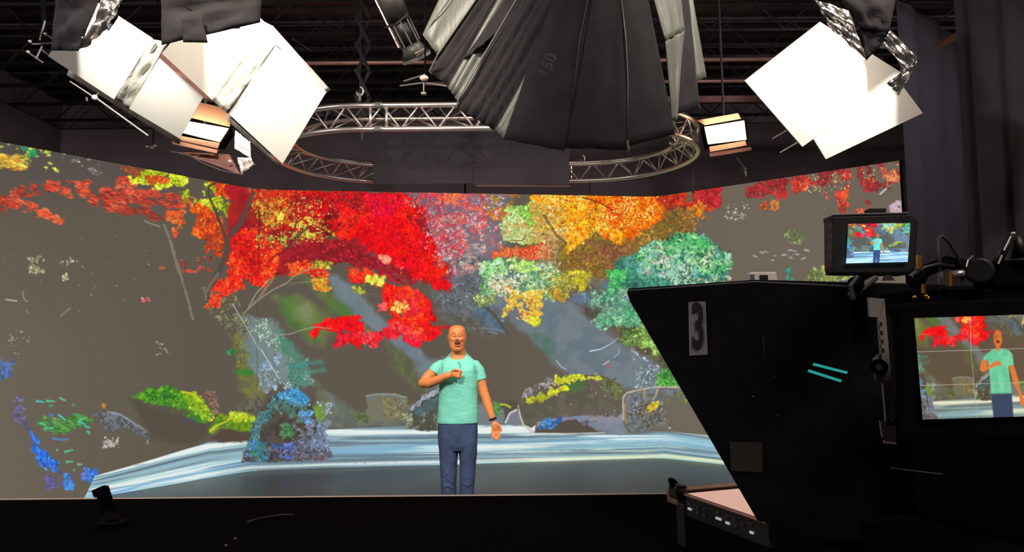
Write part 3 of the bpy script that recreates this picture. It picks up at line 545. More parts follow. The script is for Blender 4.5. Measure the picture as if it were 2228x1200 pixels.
    poly(D(860,492, 960,440, 1100,424, 1180,448, 1270,462, 1330,520, 1375,600, 1392,655, 1330,665, 1240,625, 1150,590, 1050,545, 960,518), (86, 150, 38), 5, .97, 3, 8, (60, 125, 45), 7)
    leaf(D(870,490, 960,440, 1100,425, 1180,450, 1200,580, 1050,540, 960,514), 900, 2, [(70, 145, 45), (105, 165, 40), (45, 110, 45)], dens=-1.5)
    leaf(D(1180,455, 1270,465, 1330,520, 1375,600, 1390,650, 1300,620, 1230,540), 700, 2.3, [(120, 165, 35), (165, 185, 40), (90, 140, 40), (200, 195, 60)], dens=-1.5)
    line(D(1180,455, 1260,470, 1310,520), 5, (215, 205, 40), .8); poly(D(1080,550, 1250,590, 1200,620, 1080,570), (88, 82, 66), 6, .8, 5)
    leaf(D(1300,450, 1400,460, 1425,560, 1410,590, 1370,510), 160, 2.6, [(120, 80, 70), (135, 110, 100), (110, 75, 65)], dens=-.7)
    # --- raked gravel / water
    P = [(170, 1084), (233, 1078), (341, 1058.5), (464, 1036), (545, 1024), (650, 1020.5), (953, 1011), (1380, 999.5), (1447, 996.5), (1580, 1011), (2100, 1070), (2100, 1120), (150, 1120), (150, 1084)]
    T = [(207, 1035), (290, 1012), (455, 962), (545, 958), (700, 935), (890, 927), (960, 934), (1040, 924), (1165, 924), (1170, 942), (1300, 941), (1450, 938), (1550, 948), (2100, 1005)]
    wm = T+[(2100, 1125), (150, 1125), (187, 1078)]
    poly(wm, (150, 178, 192), 2, 1)
    tx = [p[0] for p in T]; ty = [p[1] for p in T]; bx_ = [187, 233, 341, 464, 545, 650, 953, 1380, 1447, 1580, 2100]; by_ = [1080, 1078, 1058.5, 1036, 1024, 1020.5, 1011, 999.5, 996.5, 1011, 1070]
    X = np.arange(PW)+OX; top = np.interp(X, [187, 290, 455, 545, 700, 1450, 1550, 2100], [1035, 1008, 962, 950, 933, 930, 945, 1003]); bot = np.interp(X, bx_, by_)
    V = (yy-top[None])/(bot-top)[None]
    nz = _noise(PH, PW, 1, 5)
    vq = np.clip((V*160+160), 0, 479).astype(int); xq = np.clip(X-X[0], 0, PW-1)
    st = _noise(480, PW, 22, 77, 16); s2 = _noise(480, PW, 8, 78, 30)
    sv = st[vq, xq[None]]; s3 = s2[vq, xq[None]]
    c1 = np.array([148, 180, 192])/255.; wht = np.array([238, 244, 238])/255.; blu = np.array([118, 172, 208])/255.; gry = np.array([104, 124, 134])/255.; yel = np.array([236, 236, 190])/255.
    col = c1+(gry-c1)*np.clip(s3[..., None]*1.5-sv[..., None]*.8, 0, 1); col = col+(np.array([150, 208, 210])/255.-col)*np.clip(sv[..., None]*1.2-s3[..., None]*.6, 0, .8)
    bw = np.clip(1-abs(V-np.interp(X, [187, 500, 900, 1300, 2000], [.95, .75, .5, .42, .3])[None])*5, 0, 1)*np.clip(.75+sv*.5, 0, 1)
    col = col+(blu-col)*bw[..., None]*.9
    w1 = np.clip(sv*3.6-.35, 0, 1)*np.clip(.75+s3*.9, 0, 1)+np.clip(1-abs(V-.06)*16, 0, 1)*(X > 690)[None]*.9+np.clip(1-abs(V-.9)*14, 0, 1)*.8*np.clip((X-300)/200, 0, 1)[None]
    wc = wht+(yel-wht)*np.clip((V-.35)*3, 0, 1)[..., None]*np.clip((X-950)/400, 0, 1)[None, :, None]
    col = col+(wc-col)*np.clip(w1, 0, 1)[..., None]*.92
    ln = np.clip(1-abs(V-.985)*30, 0, 1)*.6*(X < 560)[None]; col = col+(np.array([150, 215, 225])/255.-col)*ln[..., None]
    p, x0, y0, x1, y1 = _box(wm, 2); d = _sd(p, x0, y0, x1, y1); m = np.clip(d/2+.5, 0, 1)[..., None]
    R = IMG[y0:y1, x0:x1]; R += (col[y0:y1, x0:x1].astype(np.float32)-R)*m
    poly(D(560,1135, 640,1108, 700,1118, 1000,1050, 840,1100, 700,1135), (112, 168, 220), 4, .85, 1)
    line(D(870,935, 1000,925), 3, (170, 185, 190), .8, 1.5); leaf([(400, 1035), (760, 1010), (1000, 1000), (760, 1000), (410, 1040)], 10, 1.6, [(170, 130, 110)], dens=-3)
    # --- standing rocks
    poly(E(-60,600, 0,620, 60,585, 130,595, 170,640, 160,720, 60,715, -40,690, -130,745, -150,720), (130, 160, 30), 4, .97, 4, 8, (80, 130, 40), 8)
    line(E(-130,720, -90,680, -20,650, 30,600), 5, (225, 205, 60), .85, 4, 1); leaf(E(0,590, 130,595, 160,640, 40,650), 240, 2.3, [(185, 200, 40), (150, 180, 40), (215, 215, 60)], dens=-1)
    poly(E(-40,700, 150,720, 120,780, -60,790, -130,760), (84, 72, 60), 5, .95, 3); poly(E(40,560, 130,500, 220,500, 190,600, 140,600, 60,580), (108, 106, 94), 6, .9, 6, 8, (84, 80, 70), 7)
    line(E(110,500, 160,460, 240,470), 4, (115, 110, 95), .7)
    poly(E(540,550, 600,535, 620,600, 600,680, 560,650), (128, 160, 62), 6, .95, 5, 8, (95, 140, 70), 8); leaf(E(580,530, 680,530, 640,620, 600,600), 110, 2, [(130, 145, 150), (165, 180, 185), (110, 115, 100)], dens=-.5)
    poly(E(560,680, 640,640, 670,650, 620,720, 590,740), (128, 145, 155), 5, .9, 4); line(E(620,610, 665,550), 2.4, (165, 175, 190), .8)
    rk = E(75,915, 110,820, 150,680, 200,580, 270,490, 340,448, 420,432, 500,480, 540,560, 570,660, 610,750, 670,880, 600,900, 300,915)
    poly(rk, (72, 66, 62), 2.5, 1, 1.5, 8, (88, 80, 72), 9)
    poly(E(440,760, 600,740, 665,880, 600,898, 400,900), (112, 120, 138), 7, .9, 7, 10, (90, 98, 118), 8)
    leaf(E(110,860, 150,690, 200,585, 280,500, 330,520, 280,600, 200,700, 170,880), 850, 2.2, [(70, 115, 120), (90, 135, 135), (60, 90, 95), (110, 150, 150)], dens=-.6, k=2)
    poly(E(280,490, 350,450, 420,435, 495,480, 520,520, 470,560, 400,540, 330,500), (66, 140, 185), 5, .95, 6, 8, (90, 165, 205), 6, thr=None)
    leaf(E(290,480, 420,438, 500,485, 520,540, 400,530), 420, 2.2, [(60, 130, 180), (100, 175, 215), (50, 100, 140), (130, 190, 215)], dens=-1)
    leaf(E(270,510, 400,530, 500,560, 540,700, 470,640, 380,620, 300,600), 420, 2.3, [(60, 110, 90), (95, 120, 110), (70, 85, 85), (110, 130, 120)], dens=-.2, k=3)
    leaf(E(450,590, 530,590, 540,660, 480,660), 240, 2.8, [(80, 150, 205), (110, 175, 220), (60, 110, 170)], dens=-.8, k=1)
    leaf(E(130,780, 250,780, 240,900, 110,900), 360, 2.8, [(50, 90, 160), (80, 130, 190), (50, 120, 90)], dens=-.4, k=3); leaf(E(270,800, 420,810, 410,890, 280,880), 300, 2.8, [(70, 85, 165), (95, 115, 185), (60, 90, 140)], dens=-.5, k=1)
    leaf(E(340,670, 410,660, 410,760, 350,760), 160, 2.8, [(70, 120, 75), (95, 130, 95)], dens=-.8); leaf(E(420,620, 600,640, 640,840, 450,800), 700, 2.2, [(105, 120, 150), (130, 145, 170), (85, 95, 115), (120, 110, 110)], dens=-.1, k=4)
    leaf(E(100,820, 640,840, 620,900, 90,900), 300, 2, [(110, 70, 60), (120, 125, 150), (60, 50, 50)], dens=0, k=2)
    # centre stones
    poly(E(885,485, 960,470, 1080,473, 1160,500, 1180,590, 1170,650, 900,660, 860,620, 900,560), (112, 118, 112), 4, .97, 4, 10, (120, 118, 92), 12)
    leaf(E(1000,480, 1150,500, 1170,640, 1000,640), 420, 2.2, [(120, 110, 78), (135, 125, 90), (100, 100, 80), (120, 125, 115)], dens=-.5); line(E(888,485, 960,472, 1080,474, 1150,495), 3.5, (150, 160, 165), .8)
    leaf(E(800,600, 900,590, 900,660, 820,650), 160, 2.5, [(90, 105, 70), (105, 110, 80)], dens=-.6)
    poly(E(1160,600, 1180,560, 1250,490, 1370,425, 1480,400, 1480,720, 1240,705, 1180,690), (86, 82, 72), 4, 1, 3, 10, (74, 76, 70), 9)
    poly(E(1190,570, 1260,530, 1360,500, 1350,560, 1260,620, 1200,610), (74, 120, 140), 7, .85, 8, 9, (82, 98, 100), 7)
    poly(E(1175,565, 1250,487, 1370,425, 1370,460, 1270,510, 1190,590), (172, 184, 194), 4, .95, 4, 8, (130, 140, 150), 6)
    leaf(E(1180,620, 1360,600, 1360,690, 1200,690), 200, 2.3, [(95, 95, 80), (110, 115, 105), (80, 85, 65)], dens=0)
    leaf(E(1140,590, 1180,590, 1185,690, 1150,680), 90, 2.4, [(90, 105, 60), (120, 125, 90), (190, 195, 195)], dens=-.5)
    # right stones (behind and right of the presenter)
    poly(F(-60,400, 100,430, 250,440, 340,480, 340,600, -60,600), (120, 130, 138), 8, .9, 5); leaf(F(240,440, 300,440, 300,500, 250,520), 90, 2.5, [(60, 120, 80), (90, 140, 70)], dens=-.8)
    poly(F(290,450, 340,415, 400,410, 440,440, 440,490, 390,500, 350,580, 330,480), (84, 80, 66), 4, .95, 3); line(F(300,445, 340,445, 385,468), 4.5, (195, 205, 50), .9)
    poly(F(340,590, 375,510, 420,483, 455,500, 480,600, 400,605), (124, 130, 138), 3, .95, 2); line(F(342,585, 375,510, 430,483), 4, (215, 215, 215), .9); line(F(440,450, 455,530, 480,600, 560,660), 4.5, (205, 200, 185), .9)
    b1 = F(440,430, 480,370, 560,300, 650,265, 760,240, 900,228, 1050,225, 1150,260, 1220,320, 1240,400, 1220,540, 1100,545, 800,530, 640,555, 560,600, 540,620, 490,600, 460,520)
    poly(b1, (104, 97, 86), 3, 1, 2, 10, (92, 88, 76), 14)
    poly(F(760,300, 860,270, 930,250, 920,350, 800,360, 740,330), (66, 118, 56), 8, .85, 7, 9, (84, 108, 60), 8)
    leaf(F(1050,260, 1150,255, 1220,320, 1200,400, 1140,390, 1080,330), 300, 2.4, [(92, 98, 62), (110, 118, 80), (80, 85, 60)], dens=-.6)
    leaf(F(480,380, 560,300, 740,245, 760,275, 640,300, 560,340, 500,390), 240, 2, [(150, 145, 145), (120, 110, 110), (175, 170, 170)], dens=-.6)
    leaf(F(720,270, 800,235, 940,230, 900,255, 820,275, 740,290), 420, 2.3, [(190, 195, 40), (215, 215, 60), (150, 165, 40)], dens=-1); leaf(F(960,240, 1040,225, 1050,245, 980,255), 60, 2.3, [(190, 195, 60)], dens=-1)
    leaf(F(510,405, 620,380, 780,310, 810,330, 700,380, 600,425, 520,425), 480, 2.3, [(205, 205, 40), (225, 220, 55), (160, 165, 45)], dens=-1.5); line(F(480,375, 560,375), 3, (135, 130, 140), .8)
    leaf(F(480,240, 1200,300, 1200,540, 500,500), 30, 1.8, [(135, 128, 125)], dens=-.5)
    poly(F(560,655, 575,600, 640,560, 760,545, 900,560, 1050,600, 1150,650, 900,664), (88, 78, 70), 3, 1, 2)
    poly(F(565,620, 590,580, 650,553, 800,530, 1000,528, 1240,530, 1240,580, 1130,590, 1000,575, 860,560, 760,570, 700,600, 640,620, 590,625), (128, 138, 165), 4, .97, 4, 9, (150, 140, 150), 8)
    leaf(F(568,622, 640,556, 760,550, 700,610, 600,622), 320, 2.4, [(60, 110, 165), (90, 140, 195), (45, 85, 140)], dens=-1); poly(F(900,570, 1250,570, 1260,660, 1080,660), (122, 136, 160), 6, .9, 5, 9, (135, 138, 150), 8)
    poly(F(1220,590, 1215,400, 1240,355, 1350,325, 1500,312, 1660,318, 1700,400, 1850,640, 1840,660, 1500,640, 1250,660), (110, 103, 90), 3, 1, 2)
    poly(F(1250,600, 1240,370, 1360,330, 1660,325, 1700,400, 1500,400, 1540,600, 1400,650, 1250,655), (120, 130, 140), 5, .95, 6, 12, (98, 100, 98), 7)
    leaf(F(1280,430, 1500,420, 1560,600, 1420,620, 1350,540, 1280,520), 520, 2.3, [(140, 150, 165), (84, 76, 66), (120, 110, 90), (100, 104, 84)], dens=-.4); leaf(F(1400,440, 1480,430, 1480,480, 1420,490), 90, 2.5, [(205, 185, 50), (185, 160, 50)], dens=-1)
    line(F(1225,560, 1220,400, 1245,358, 1380,328, 1500,314, 1660,318), 4.5, (200, 188, 170), .85, 3, 1); line(F(1235,440, 1235,540, 1250,590), 6, (165, 135, 95), .8, 4, 2); line(F(1380,335, 1375,400), 5, (190, 155, 80), .8, 3); line(F(1480,330, 1465,380, 1440,410), 5, (190, 170, 140), .8, 3)
    leaf(F(1490,370, 1680,360, 1720,430, 1560,420), 200, 2.5, [(96, 104, 62), (115, 120, 80)], dens=-.4)
    line(F(580,660, 800,662, 1080,655), 2.4, (205, 205, 190), .8)
    np.clip(IMG, 0, 1, out=IMG)
# ---------------------------------------------------------------- video wall
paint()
PB, PC = Vector((-3.2344, 9.248)), Vector((1.9705, 9.9656))
aL, aR = .9537, .7067
PA = PB-Vector((math.cos(aL), math.sin(aL)))*4.1; PD = PC+Vector((math.cos(aR), -math.sin(aR)))*3.025
def bez(a, b, c, n=6): return [a*(1-t)**2+b*2*t*(1-t)+c*t*t for t in [i/n for i in range(n+1)]]
dAB = (PB-PA).normalized(); dBC = (PC-PB).normalized(); dCD = (PD-PC).normalized()
path = [PA]+bez(PB-dAB*.3, PB, PB+dBC*.3)+bez(PC-dBC*.2, PC, PC+dCD*.2)+[PD]
seg = [0]
for i in range(1, len(path)): seg.append(seg[-1]+(path[i]-path[i-1]).length)
LEN = seg[-1]; HW = 3.5
TW = 3400; TH = 900
u = (np.arange(TW)+.5)/TW*LEN
wx = np.interp(u, seg, [p.x for p in path]); wy = np.interp(u, seg, [p.y for p in path]); wz = (HW-(np.arange(TH)+.5)/TH*HW)-EYE
X3 = wx[None]; Y3 = wy[None]; Z3 = wz[:, None]
ff = Y3*cp+Z3*sp; uu = FOC*X3/ff; vv = -FOC*(-Y3*sp+Z3*cp)/ff
ix = 1114+uu*cr-vv*sr-OX; iy = 600+uu*sr+vv*cr-OY
ix = np.clip(ix, 0, PW-1.01); iy = np.clip(iy, 0, PH-1.01)
x0 = ix.astype(int); y0 = iy.astype(int); fx = (ix-x0)[..., None]; fy = (iy-y0)[..., None]
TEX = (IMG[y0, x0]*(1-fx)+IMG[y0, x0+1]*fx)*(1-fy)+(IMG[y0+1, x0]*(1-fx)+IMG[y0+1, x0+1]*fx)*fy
wall = thing('video_wall', (0, 9.0, 0), 'long bent video wall showing a Japanese garden with red and orange maples', 'video wall')
mb = MB()
for p in path: mb.v += [(p.x, p.y, 0), (p.x, p.y, HW)]
mb.f = [(2*i, 2*i+2, 2*i+3, 2*i+1) for i in range(len(path)-1)]
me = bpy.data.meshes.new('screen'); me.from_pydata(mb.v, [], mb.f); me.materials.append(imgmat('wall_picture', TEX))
uv = me.uv_layers.new(name='uv')
for lp in me.loops: uv.data[lp.index].uv = (seg[lp.vertex_index//2]/LEN, lp.vertex_index % 2)
scr = bpy.data.objects.new('screen', me); COL.objects.link(scr); attach(scr, wall)
# cabinets behind the screen skin
nrm = []
for i in range(len(path)):
    a = path[max(i-1, 0)]; b = path[min(i+1, len(path)-1)]; d = (b-a).normalized(); nrm.append(Vector((-d.y, d.x)))
R = []
for i, p in enumerate(path):
    q = p+nrm[i]*.004; w = p+nrm[i]*.12
    R.append([(q.x, q.y, 0), (q.x, q.y, HW+.004), (w.x, w.y, HW+.004), (w.x, w.y, 0)])
MB().rings(R).build('cabinet_housing', 'blackm', wall)
for k in (1.2, 3.2, 5.6, 8.0, 10.2):                       # ballast posts behind
    x = float(np.interp(k, seg, [p.x for p in path])); y = float(np.interp(k, seg, [p.y for p in path]))
    MB().box((x+.1 if x > 0 else x-.1, y+.28, HW/2+.03), (.06, .06, HW+.06)).build('support_post', 'blackm', wall)
# ---------------------------------------------------------------- pictures for the monitors
def person2d(I, sx, sy, ox, oy, warm=0):
    pass
SAVE = IMG.copy()
sk = (222, 128, 66); sh = (120, 222, 190); je = (60, 76, 112)
poly([(978, 768), (1012, 768), (1040, 775), (1053, 790), (1057, 824), (1036, 826), (1040, 917), (953, 917), (956, 830), (953, 806), (931, 802), (948, 784)], sh, 2, 1, 0, 14, (104, 205, 175), 20)
poly([(953, 916), (1040, 916), (1038, 1000), (1032, 1080), (1002, 1080), (998, 990), (992, 1080), (958, 1080), (955, 980)], je, 2, 1)
poly([(978, 722), (984, 710), (995, 706), (1006, 710), (1012, 722), (1012, 745), (1004, 760), (1004, 774), (986, 774), (985, 760), (978, 745)], sk, 2, 1, 0, 14, (200, 110, 60), 12)
poly([(931, 800), (952, 810), (945, 828), (990, 806), (1006, 815), (1003, 824), (985, 824), (930, 843), (914, 836)], sk, 2, 1)
poly([(1038, 826), (1057, 824), (1072, 870), (1078, 910), (1090, 935), (1084, 958), (1072, 955), (1068, 915), (1050, 880)], sk, 2, 1)
poly([(988, 741), (1002, 741), (1000, 750), (990, 750)], (90, 40, 35), 2, .9); line([(983, 728), (992, 729)], 2, (120, 70, 45)); line([(1000, 729), (1008, 728)], 2, (120, 70, 45))
PIC = IMG.copy(); IMG[:] = SAVE
def crop(a, b, c, d, w, h, gain=(1, 1, 1), blur=1):
    xs = np.clip(np.linspace(a, c, w)-OX, 0, PW-1).astype(int); ys = np.clip(np.linspace(b, d, h)-OY, 0, PH-1).astype(int)
    K = np.zeros((h, w, 3)); n = 0
    for i in range(-blur, blur+1):
        for j in range(-blur, blur+1):
            K += PIC[np.clip(ys+j, 0, PH-1)][:, np.clip(xs+i, 0, PW-1)]; n += 1
    return np.clip(K/n*np.array(gain), 0, 1).astype(np.float32)
PIC_BIG = crop(663, 659, 1333, 992, 640, 360, (1.05, .98, .88), 2)
for gx in (640//3, 2*640//3): PIC_BIG[:, gx-1:gx+2] += (np.array([.75, .74, .7])-PIC_BIG[:, gx-1:gx+2])*.6
for gy in (120, 240): PIC_BIG[gy-1:gy+2] += (np.array([.75, .74, .7])-PIC_BIG[gy-1:gy+2])*.6
PIC_SMALL = crop(632, 582, 1382, 1070, 480, 300, (1.0, 1.12, 1.25), 1)
# ---------------------------------------------------------------- ceiling steel
JO = []
def joist(y, z=5.0):
    t = thing('ceiling_joist', (0, y, z), 'dark open-web steel joist crossing under the black ceiling', 'joist', 'open-web joists under the ceiling')
    for dz in (0, .44): MB().box((-.5, y, z+dz), (XR-XL, .05, .035)).build('chord', 'steel', t)
    m = MB(); x = XL+.2; k = 0
    while x < XR-.4:
        m.cyl((x, y, z+.02+.4*(k % 2)), (x+.42, y, z+.42-.4*(k % 2)), .011, 5); x += .42; k += 1
    m.build('web', 'steel', t); return t
def copy_tree(o, parent=None, off=None):
    c = o.copy(); COL.objects.link(c); c.parent = parent
    if off is not None: c.location = Vector(c.location)+Vector(off)
    for ch in o.children: copy_tree(ch, c)
    return c
j0 = joist(4.9)
for k in range(1, 9): copy_tree(j0, None, (0, .78*k, 0))
m = MB()
for k in range(38): m.box((-.5, YF+.4*k+.2, ZC-.03), (XR-XL, .16, .05))
d_ = m.build('trim_1', 'ceil'); d_['kind'] = 'structure'
def pipe(name, a, b, r, m, label, cat='pipe', group=None):
    o = MB().cyl(a, b, r, 14).build(name, m, smooth=True); return tag(o, label, cat, group)
pipe('lighting_pipe', (-4.5, 7.9, 4.62), (4.1, 7.9, 4.62), .022, 'copper', 'thin pipe high up behind the black skirt, upper of two running across')
pipe('lighting_pipe', (-1.0, 8.3, 4.52), (4.1, 8.3, 4.52), .02, 'copper', 'thin pipe high up right of the black skirt, lower of two running across')
tag(MB().box((3.6, 9.4, 4.66), (4.4, .09, .085)).build('steel_beam', 'pinksteel'), 'warm-lit steel beam running across above the right warm panel lamp', 'beam')  # pinkish warm light put into the beam's own colour
a, b = at(2045, 98, 6.1), at(2262, -20, 4.4)
t = thing('conduit_rail', a, 'slanting brownish pipe in the upper right corner', 'pipe')
MB().cyl(a, b, .032, 14).build('pipe_body', 'pinksteel', t, smooth=True); MB().cyl(a-(b-a).normalized()*.03, a, .036, 14).build('end_cap', 'grey', t)
for s in (.35, .8): MB().cyl(mix(a, b, s), mix(a, b, s)+Vector((0, 0, 5.45-mix(a, b, s).z)), .008, 6).build('hanger_rod', 'dgrey', t)
# dark pantograph hanger
t = thing('pantograph_hanger', at(790, 195, 7.2), 'dark folding hanger arm reaching down from the ceiling left of centre', 'hanger')
for i in range(6):
    za = 5.35-.27*i; zb = za-.27; x0 = at(790, 60, 7.2).x
    for s in (-1, 1): MB().box((x0+s*.0, 7.2+s*.025, (za+zb)/2), (.035, .015, .32), Matrix.Rotation(s*.45, 3, 'Y')).build('link_bar', 'steel', t)
MB().cyl((x0, 7.2, 3.75), (x0, 7.2, 3.55), .03, 10, .022).build('end_stud', 'dgrey', t)
# chain hooks above truss
def hook(px, py, y, label):
    p = at(px, py, y); t = thing('chain_hook', p, label, 'hook')
    MB().cyl(p+Vector((0, 0, .08)), (p.x, p.y, 5.45), .006, 6).build('lift_chain', 'steel', t)
    MB().tube([p+Vector((.03*math.sin(q), 0, .04+.04*math.cos(q))) for q in [i*.42 for i in range(12)]], .009, 8).build('hook', 'alu', t, smooth=True)
    MB().cyl(p+Vector((0, 0, .02)), p-Vector((0, 0, .05)), .014, 8).build('shackle', 'grey', t)
# ---------------------------------------------------------------- curved truss ring
ZL = (at(900, 277, 6.4).z+at(900, 398, 8.6).z)/2
def ring(y0, off, n=150):
    # stadium, off = inward offset; param by arc
    r = 1.1-off; xa, xb, yc = -1.3, .8, 7.5; L1 = xb-xa; Lc = math.pi*r; T = 2*L1+2*Lc; out = []
    for i in range(n):
        s = T*i/n
        if s < L1: out.append((xa+s, yc-r))
        elif s < L1+Lc: q = (s-L1)/r; out.append((xb+r*math.sin(q), yc-r*math.cos(q)))
        elif s < 2*L1+Lc: out.append((xb-(s-L1-Lc), yc+r))
        else: q = (s-2*L1-Lc)/r; out.append((xa-r*math.sin(q), yc+r*math.cos(q)))
    return out
NT = 204
co = [(x, y, ZL) for x, y in ring(0, 0, NT)]; ct = [(x, y, ZL+.215) for x, y in ring(0, 0, NT)]; ci = [(x, y, ZL+.15) for x, y in ring(0, .19, NT)]
truss = thing('lighting_truss', (-.25, 7.5, ZL), 'curved aluminium ring truss hanging above the presenter', 'truss')
for c, r in ((co, .024), (ct, .024), (ci, .019)): MB().tube(c, r, 10, closed=True).build('chord', 'alu', truss, smooth=True)
rest = MB(); nb = 0
STEP = 6
for k in range(0, NT, STEP):
    a, b, c = k, (k+STEP//2) % NT, (k+STEP) % NT
    for p, q in ((co[a], ct[b]), (ct[b], co[c])):
        x, y = p[0], p[1]
        if nb < 98: MB().cyl(p, q, .0095, 6).build('brace', 'alu', truss, smooth=True); nb += 1
        else: rest.cyl(p, q, .0095, 6)
    for p, q in ((co[a], ci[b]), (ci[b], co[c]), (ct[a], ci[b]), (ci[b], ct[c])): rest.cyl(p, q, .008, 5)
o = rest.build('inner_bracing', 'alu', truss, smooth=True); o['kind'] = 'stuff'
for px in (806, 841):
    p = at(px, 250, 6.4); MB().cyl((p.x, 6.4, ZL), (p.x, 6.4, ZL+.215), .014, 8).build('end_upright', 'alu', truss, smooth=True)
p = at(823, 250, 6.4)
for z in (ZL, ZL+.215):
    j = MB().cyl((p.x-.03, 6.4, z), (p.x+.03, 6.4, z), .031, 12).build('coupler', 'grey', truss)
    for s in (-.035, .035): MB().ball((p.x+s, 6.385, z), .016, 5).build('coupler_pin', 'alu', j)
p = at(1243, 400, 8.6)
MB().cyl((p.x, 8.6, ZL), (p.x, 8.6, ZL+.215), .012, 8).build('end_upright', 'alu', truss)
for (px, y) in ((783, 6.4), (1267, 8.6)):
    p = at(px, 215 if y < 7 else 355, y); 
    hook(px, 208 if y < 7 else 352, y, 'small silver chain hook on the front of the ring truss' if y < 7 else 'small silver chain hook on the back of the ring truss')
hook(1463, 315, 7.6, 'small silver chain hook at the right bend of the ring truss')
# black header panels in front of the back run
t = thing('header_panel', (at(1030, 340, 8.34).x, 8.34, ZL), 'wide black cloth header of two panels hung on the back of the ring truss', 'header panel')
for xa, xb, yb in ((812, 1029, 401), (1031, 1239, 404)):
    p, q = at(xa, yb, 8.34), at(xb, yb, 8.34)
    zt = at(xa, 268, 8.34).z; MB().box(((p.x+q.x)/2, 8.34, (zt+p.z)/2), (q.x-p.x, .02, zt-p.z)).build('cloth_panel', 'header', t)
p, q = at(1036, 404, 8.32), at(1240, 405, 8.32); MB().cyl(p, q, .008, 8).build('bottom_rod', 'copper', t)
for px in (1012, 1283, 1508):
    p = at(px, 412, 9.3); tag(MB().box((p.x, 9.3, p.z+.1), (.025, .02, .3)).build('wall_strap', 'dgrey'), {1012: 'small dark strap above the video wall under the black header', 1283: 'small dark strap above the video wall near the right end of the header', 1508: 'small dark strap above the right bend of the video wall'}[px], 'strap')
# ---------------------------------------------------------------- white bounce boards and lamp heads
def plane_hit(px, py, P, n):
    d = at(px, py, 1)-Vector((0, 0, EYE)); e = Vector((0, 0, EYE)); return e+d*((P-e).dot(n)/d.dot(n))
def board(t, name, px, ds, m='foam', th=.018):
    q = quad(px, ds); n = (q[1]-q[0]).cross(q[3]-q[0]).normalized()
    e = Vector((0, 0, EYE))
    if n.dot(e-q[0]) < 0: n = -n
    q[2] = plane_hit(px[2][0], px[2][1], q[0], n)
    b = [v-n*th for v in q]
    o = MB().hexa(q, b).build(name, m, t); return q, n
def strip(t, name, px, ds, m, amp=.006, nu=10, nv=16, th=.004):
    q = quad(px, ds); n = (q[1]-q[0]).cross(q[3]-q[0]).normalized(); e = Vector((0, 0, EYE))
    if n.dot(e-q[0]) < 0: n = -n
    mb = MB(); s = R_.random()*9
    for j in range(nv+1):
        for i in range(nu+1):
            a = i/nu; c = j/nv; p = mix(mix(q[0], q[1], a), mix(q[3], q[2], a), c)
            w = mnoise.noise(Vector((a*3+s, c*5, s)))+.5*mnoise.noise(Vector((a*8+s, c*11, s)))
            k_ = 1 if m == 'foil' else min(1, 3*math.sin(math.pi*a)*math.sin(math.pi*c)+.12)
            mb.v.append(tuple(p+n*amp*w*2*k_))
    for j in range(nv):
        for i in range(nu):
            k = j*(nu+1)+i; mb.f.append((k, k+1, k+nu+2, k+nu+1))
    o = mb.build(name, m, t, smooth=True); sd = o.modifiers.new('thick', 'SOLIDIFY'); sd.thickness = th; return o
def gobo(t, L, pts, P, n, k, name='hidden_shade_card'):  # added unseen card, shaped to shade the given part of a board
    q = [L+(plane_hit(x, y, P, n)-L)*k for x, y in pts]
    MB().slab(q, .003).build(name, 'blackm', t)
def head(t, L, aim, power, size=.004, cone=None, col=(1, .97, .9)):
    d = (Vector(aim)-L).normalized(); R = d.to_track_quat('-Z', 'Y').to_matrix()
    hs = MB(); hs.rings([[L+R @ Vector((r*math.cos(q), r*math.sin(q), z)) for q in [i*.5236 for i in range(12)]] for r, z in ((.02, .09), (.035, .08), (.04, .04), (.04, .015))])
    h = hs.build('lamp_housing', 'blackm', t)
    MB().rings([[L+R @ Vector((r*math.cos(q), r*math.sin(q), z)) for q in [i*.5236 for i in range(12)]] for r, z in ((.04, .015), (.034, .01))]).build('lens_ring', 'grey', h)
    l = lamp('board_lamp', 'SPOT', L, power, col, aim, size, cone or 2.2, .15); l.parent = t; l.location = L-Vector(t.location); return l
# fixture 1, outer left
ft1 = thing('bounce_board_light', at(250, 10, 4.0), 'outer left bounce light, two white boards joined by a grey strip', 'studio light')
A_px = [(104, 122), (248, 216), (329, 86), (185, -8)]
qA, nA = board(ft1, 'white_board', A_px, (4.25, 4.35, 4.05, 3.95))
qB, nB = board(ft1, 'white_board', [(281, 236), (391, 301), (440, 215), (344, 130)], (4.38, 4.5, 4.35, 4.1))
strip(ft1, 'grey_strip', [(248, 213), (281, 237), (366, 92), (327, 84)], (4.36, 4.4, 4.06, 4.03), 'tape', .012)
strip(ft1, 'under_edge', [(150, 152), (395, 304), (390, 314), (146, 163)], (4.34, 4.56, 4.58, 4.36), 'tape', .003, 16, 3)
strip(ft1, 'back_strip', [(330, 118), (352, 112), (463, 222), (440, 216)], (4.16, 4.2, 4.5, 4.44), 'barn', .003, 4, 12)
strip(ft1, 'foil_flag', [(238, -20), (262, -20), (250, 36), (236, 30)], (3.45, 3.42, 3.42, 3.46), 'foil', .01)
strip(ft1, 'foil_flag', [(235, -2), (270, -6), (228, 66), (168, 110)], (3.47, 3.44, 3.5, 3.52), 'foil', .016, 14, 24)
strip(ft1, 'black_skirt', [(128, -60), (240, -60), (171, 111), (112, 110)], (3.5, 3.45, 3.5, 3.54), 'cloth', .02, 12, 14)
L1 = at(188, 32, 3.66)
gobo(ft1, L1, [(176, 215), (174, 190), (172, 108), (60, 60), (60, 200)], qA[0], nA, .2)
h1 = head(ft1, L1, at(290, 190, 4.3), 42, cone=2.3)
MB().cyl(L1+Vector((0, .05, .12)), (L1.x, L1.y+.05, 5.4), .015, 8).build('drop_pipe', 'dgrey', ft1)
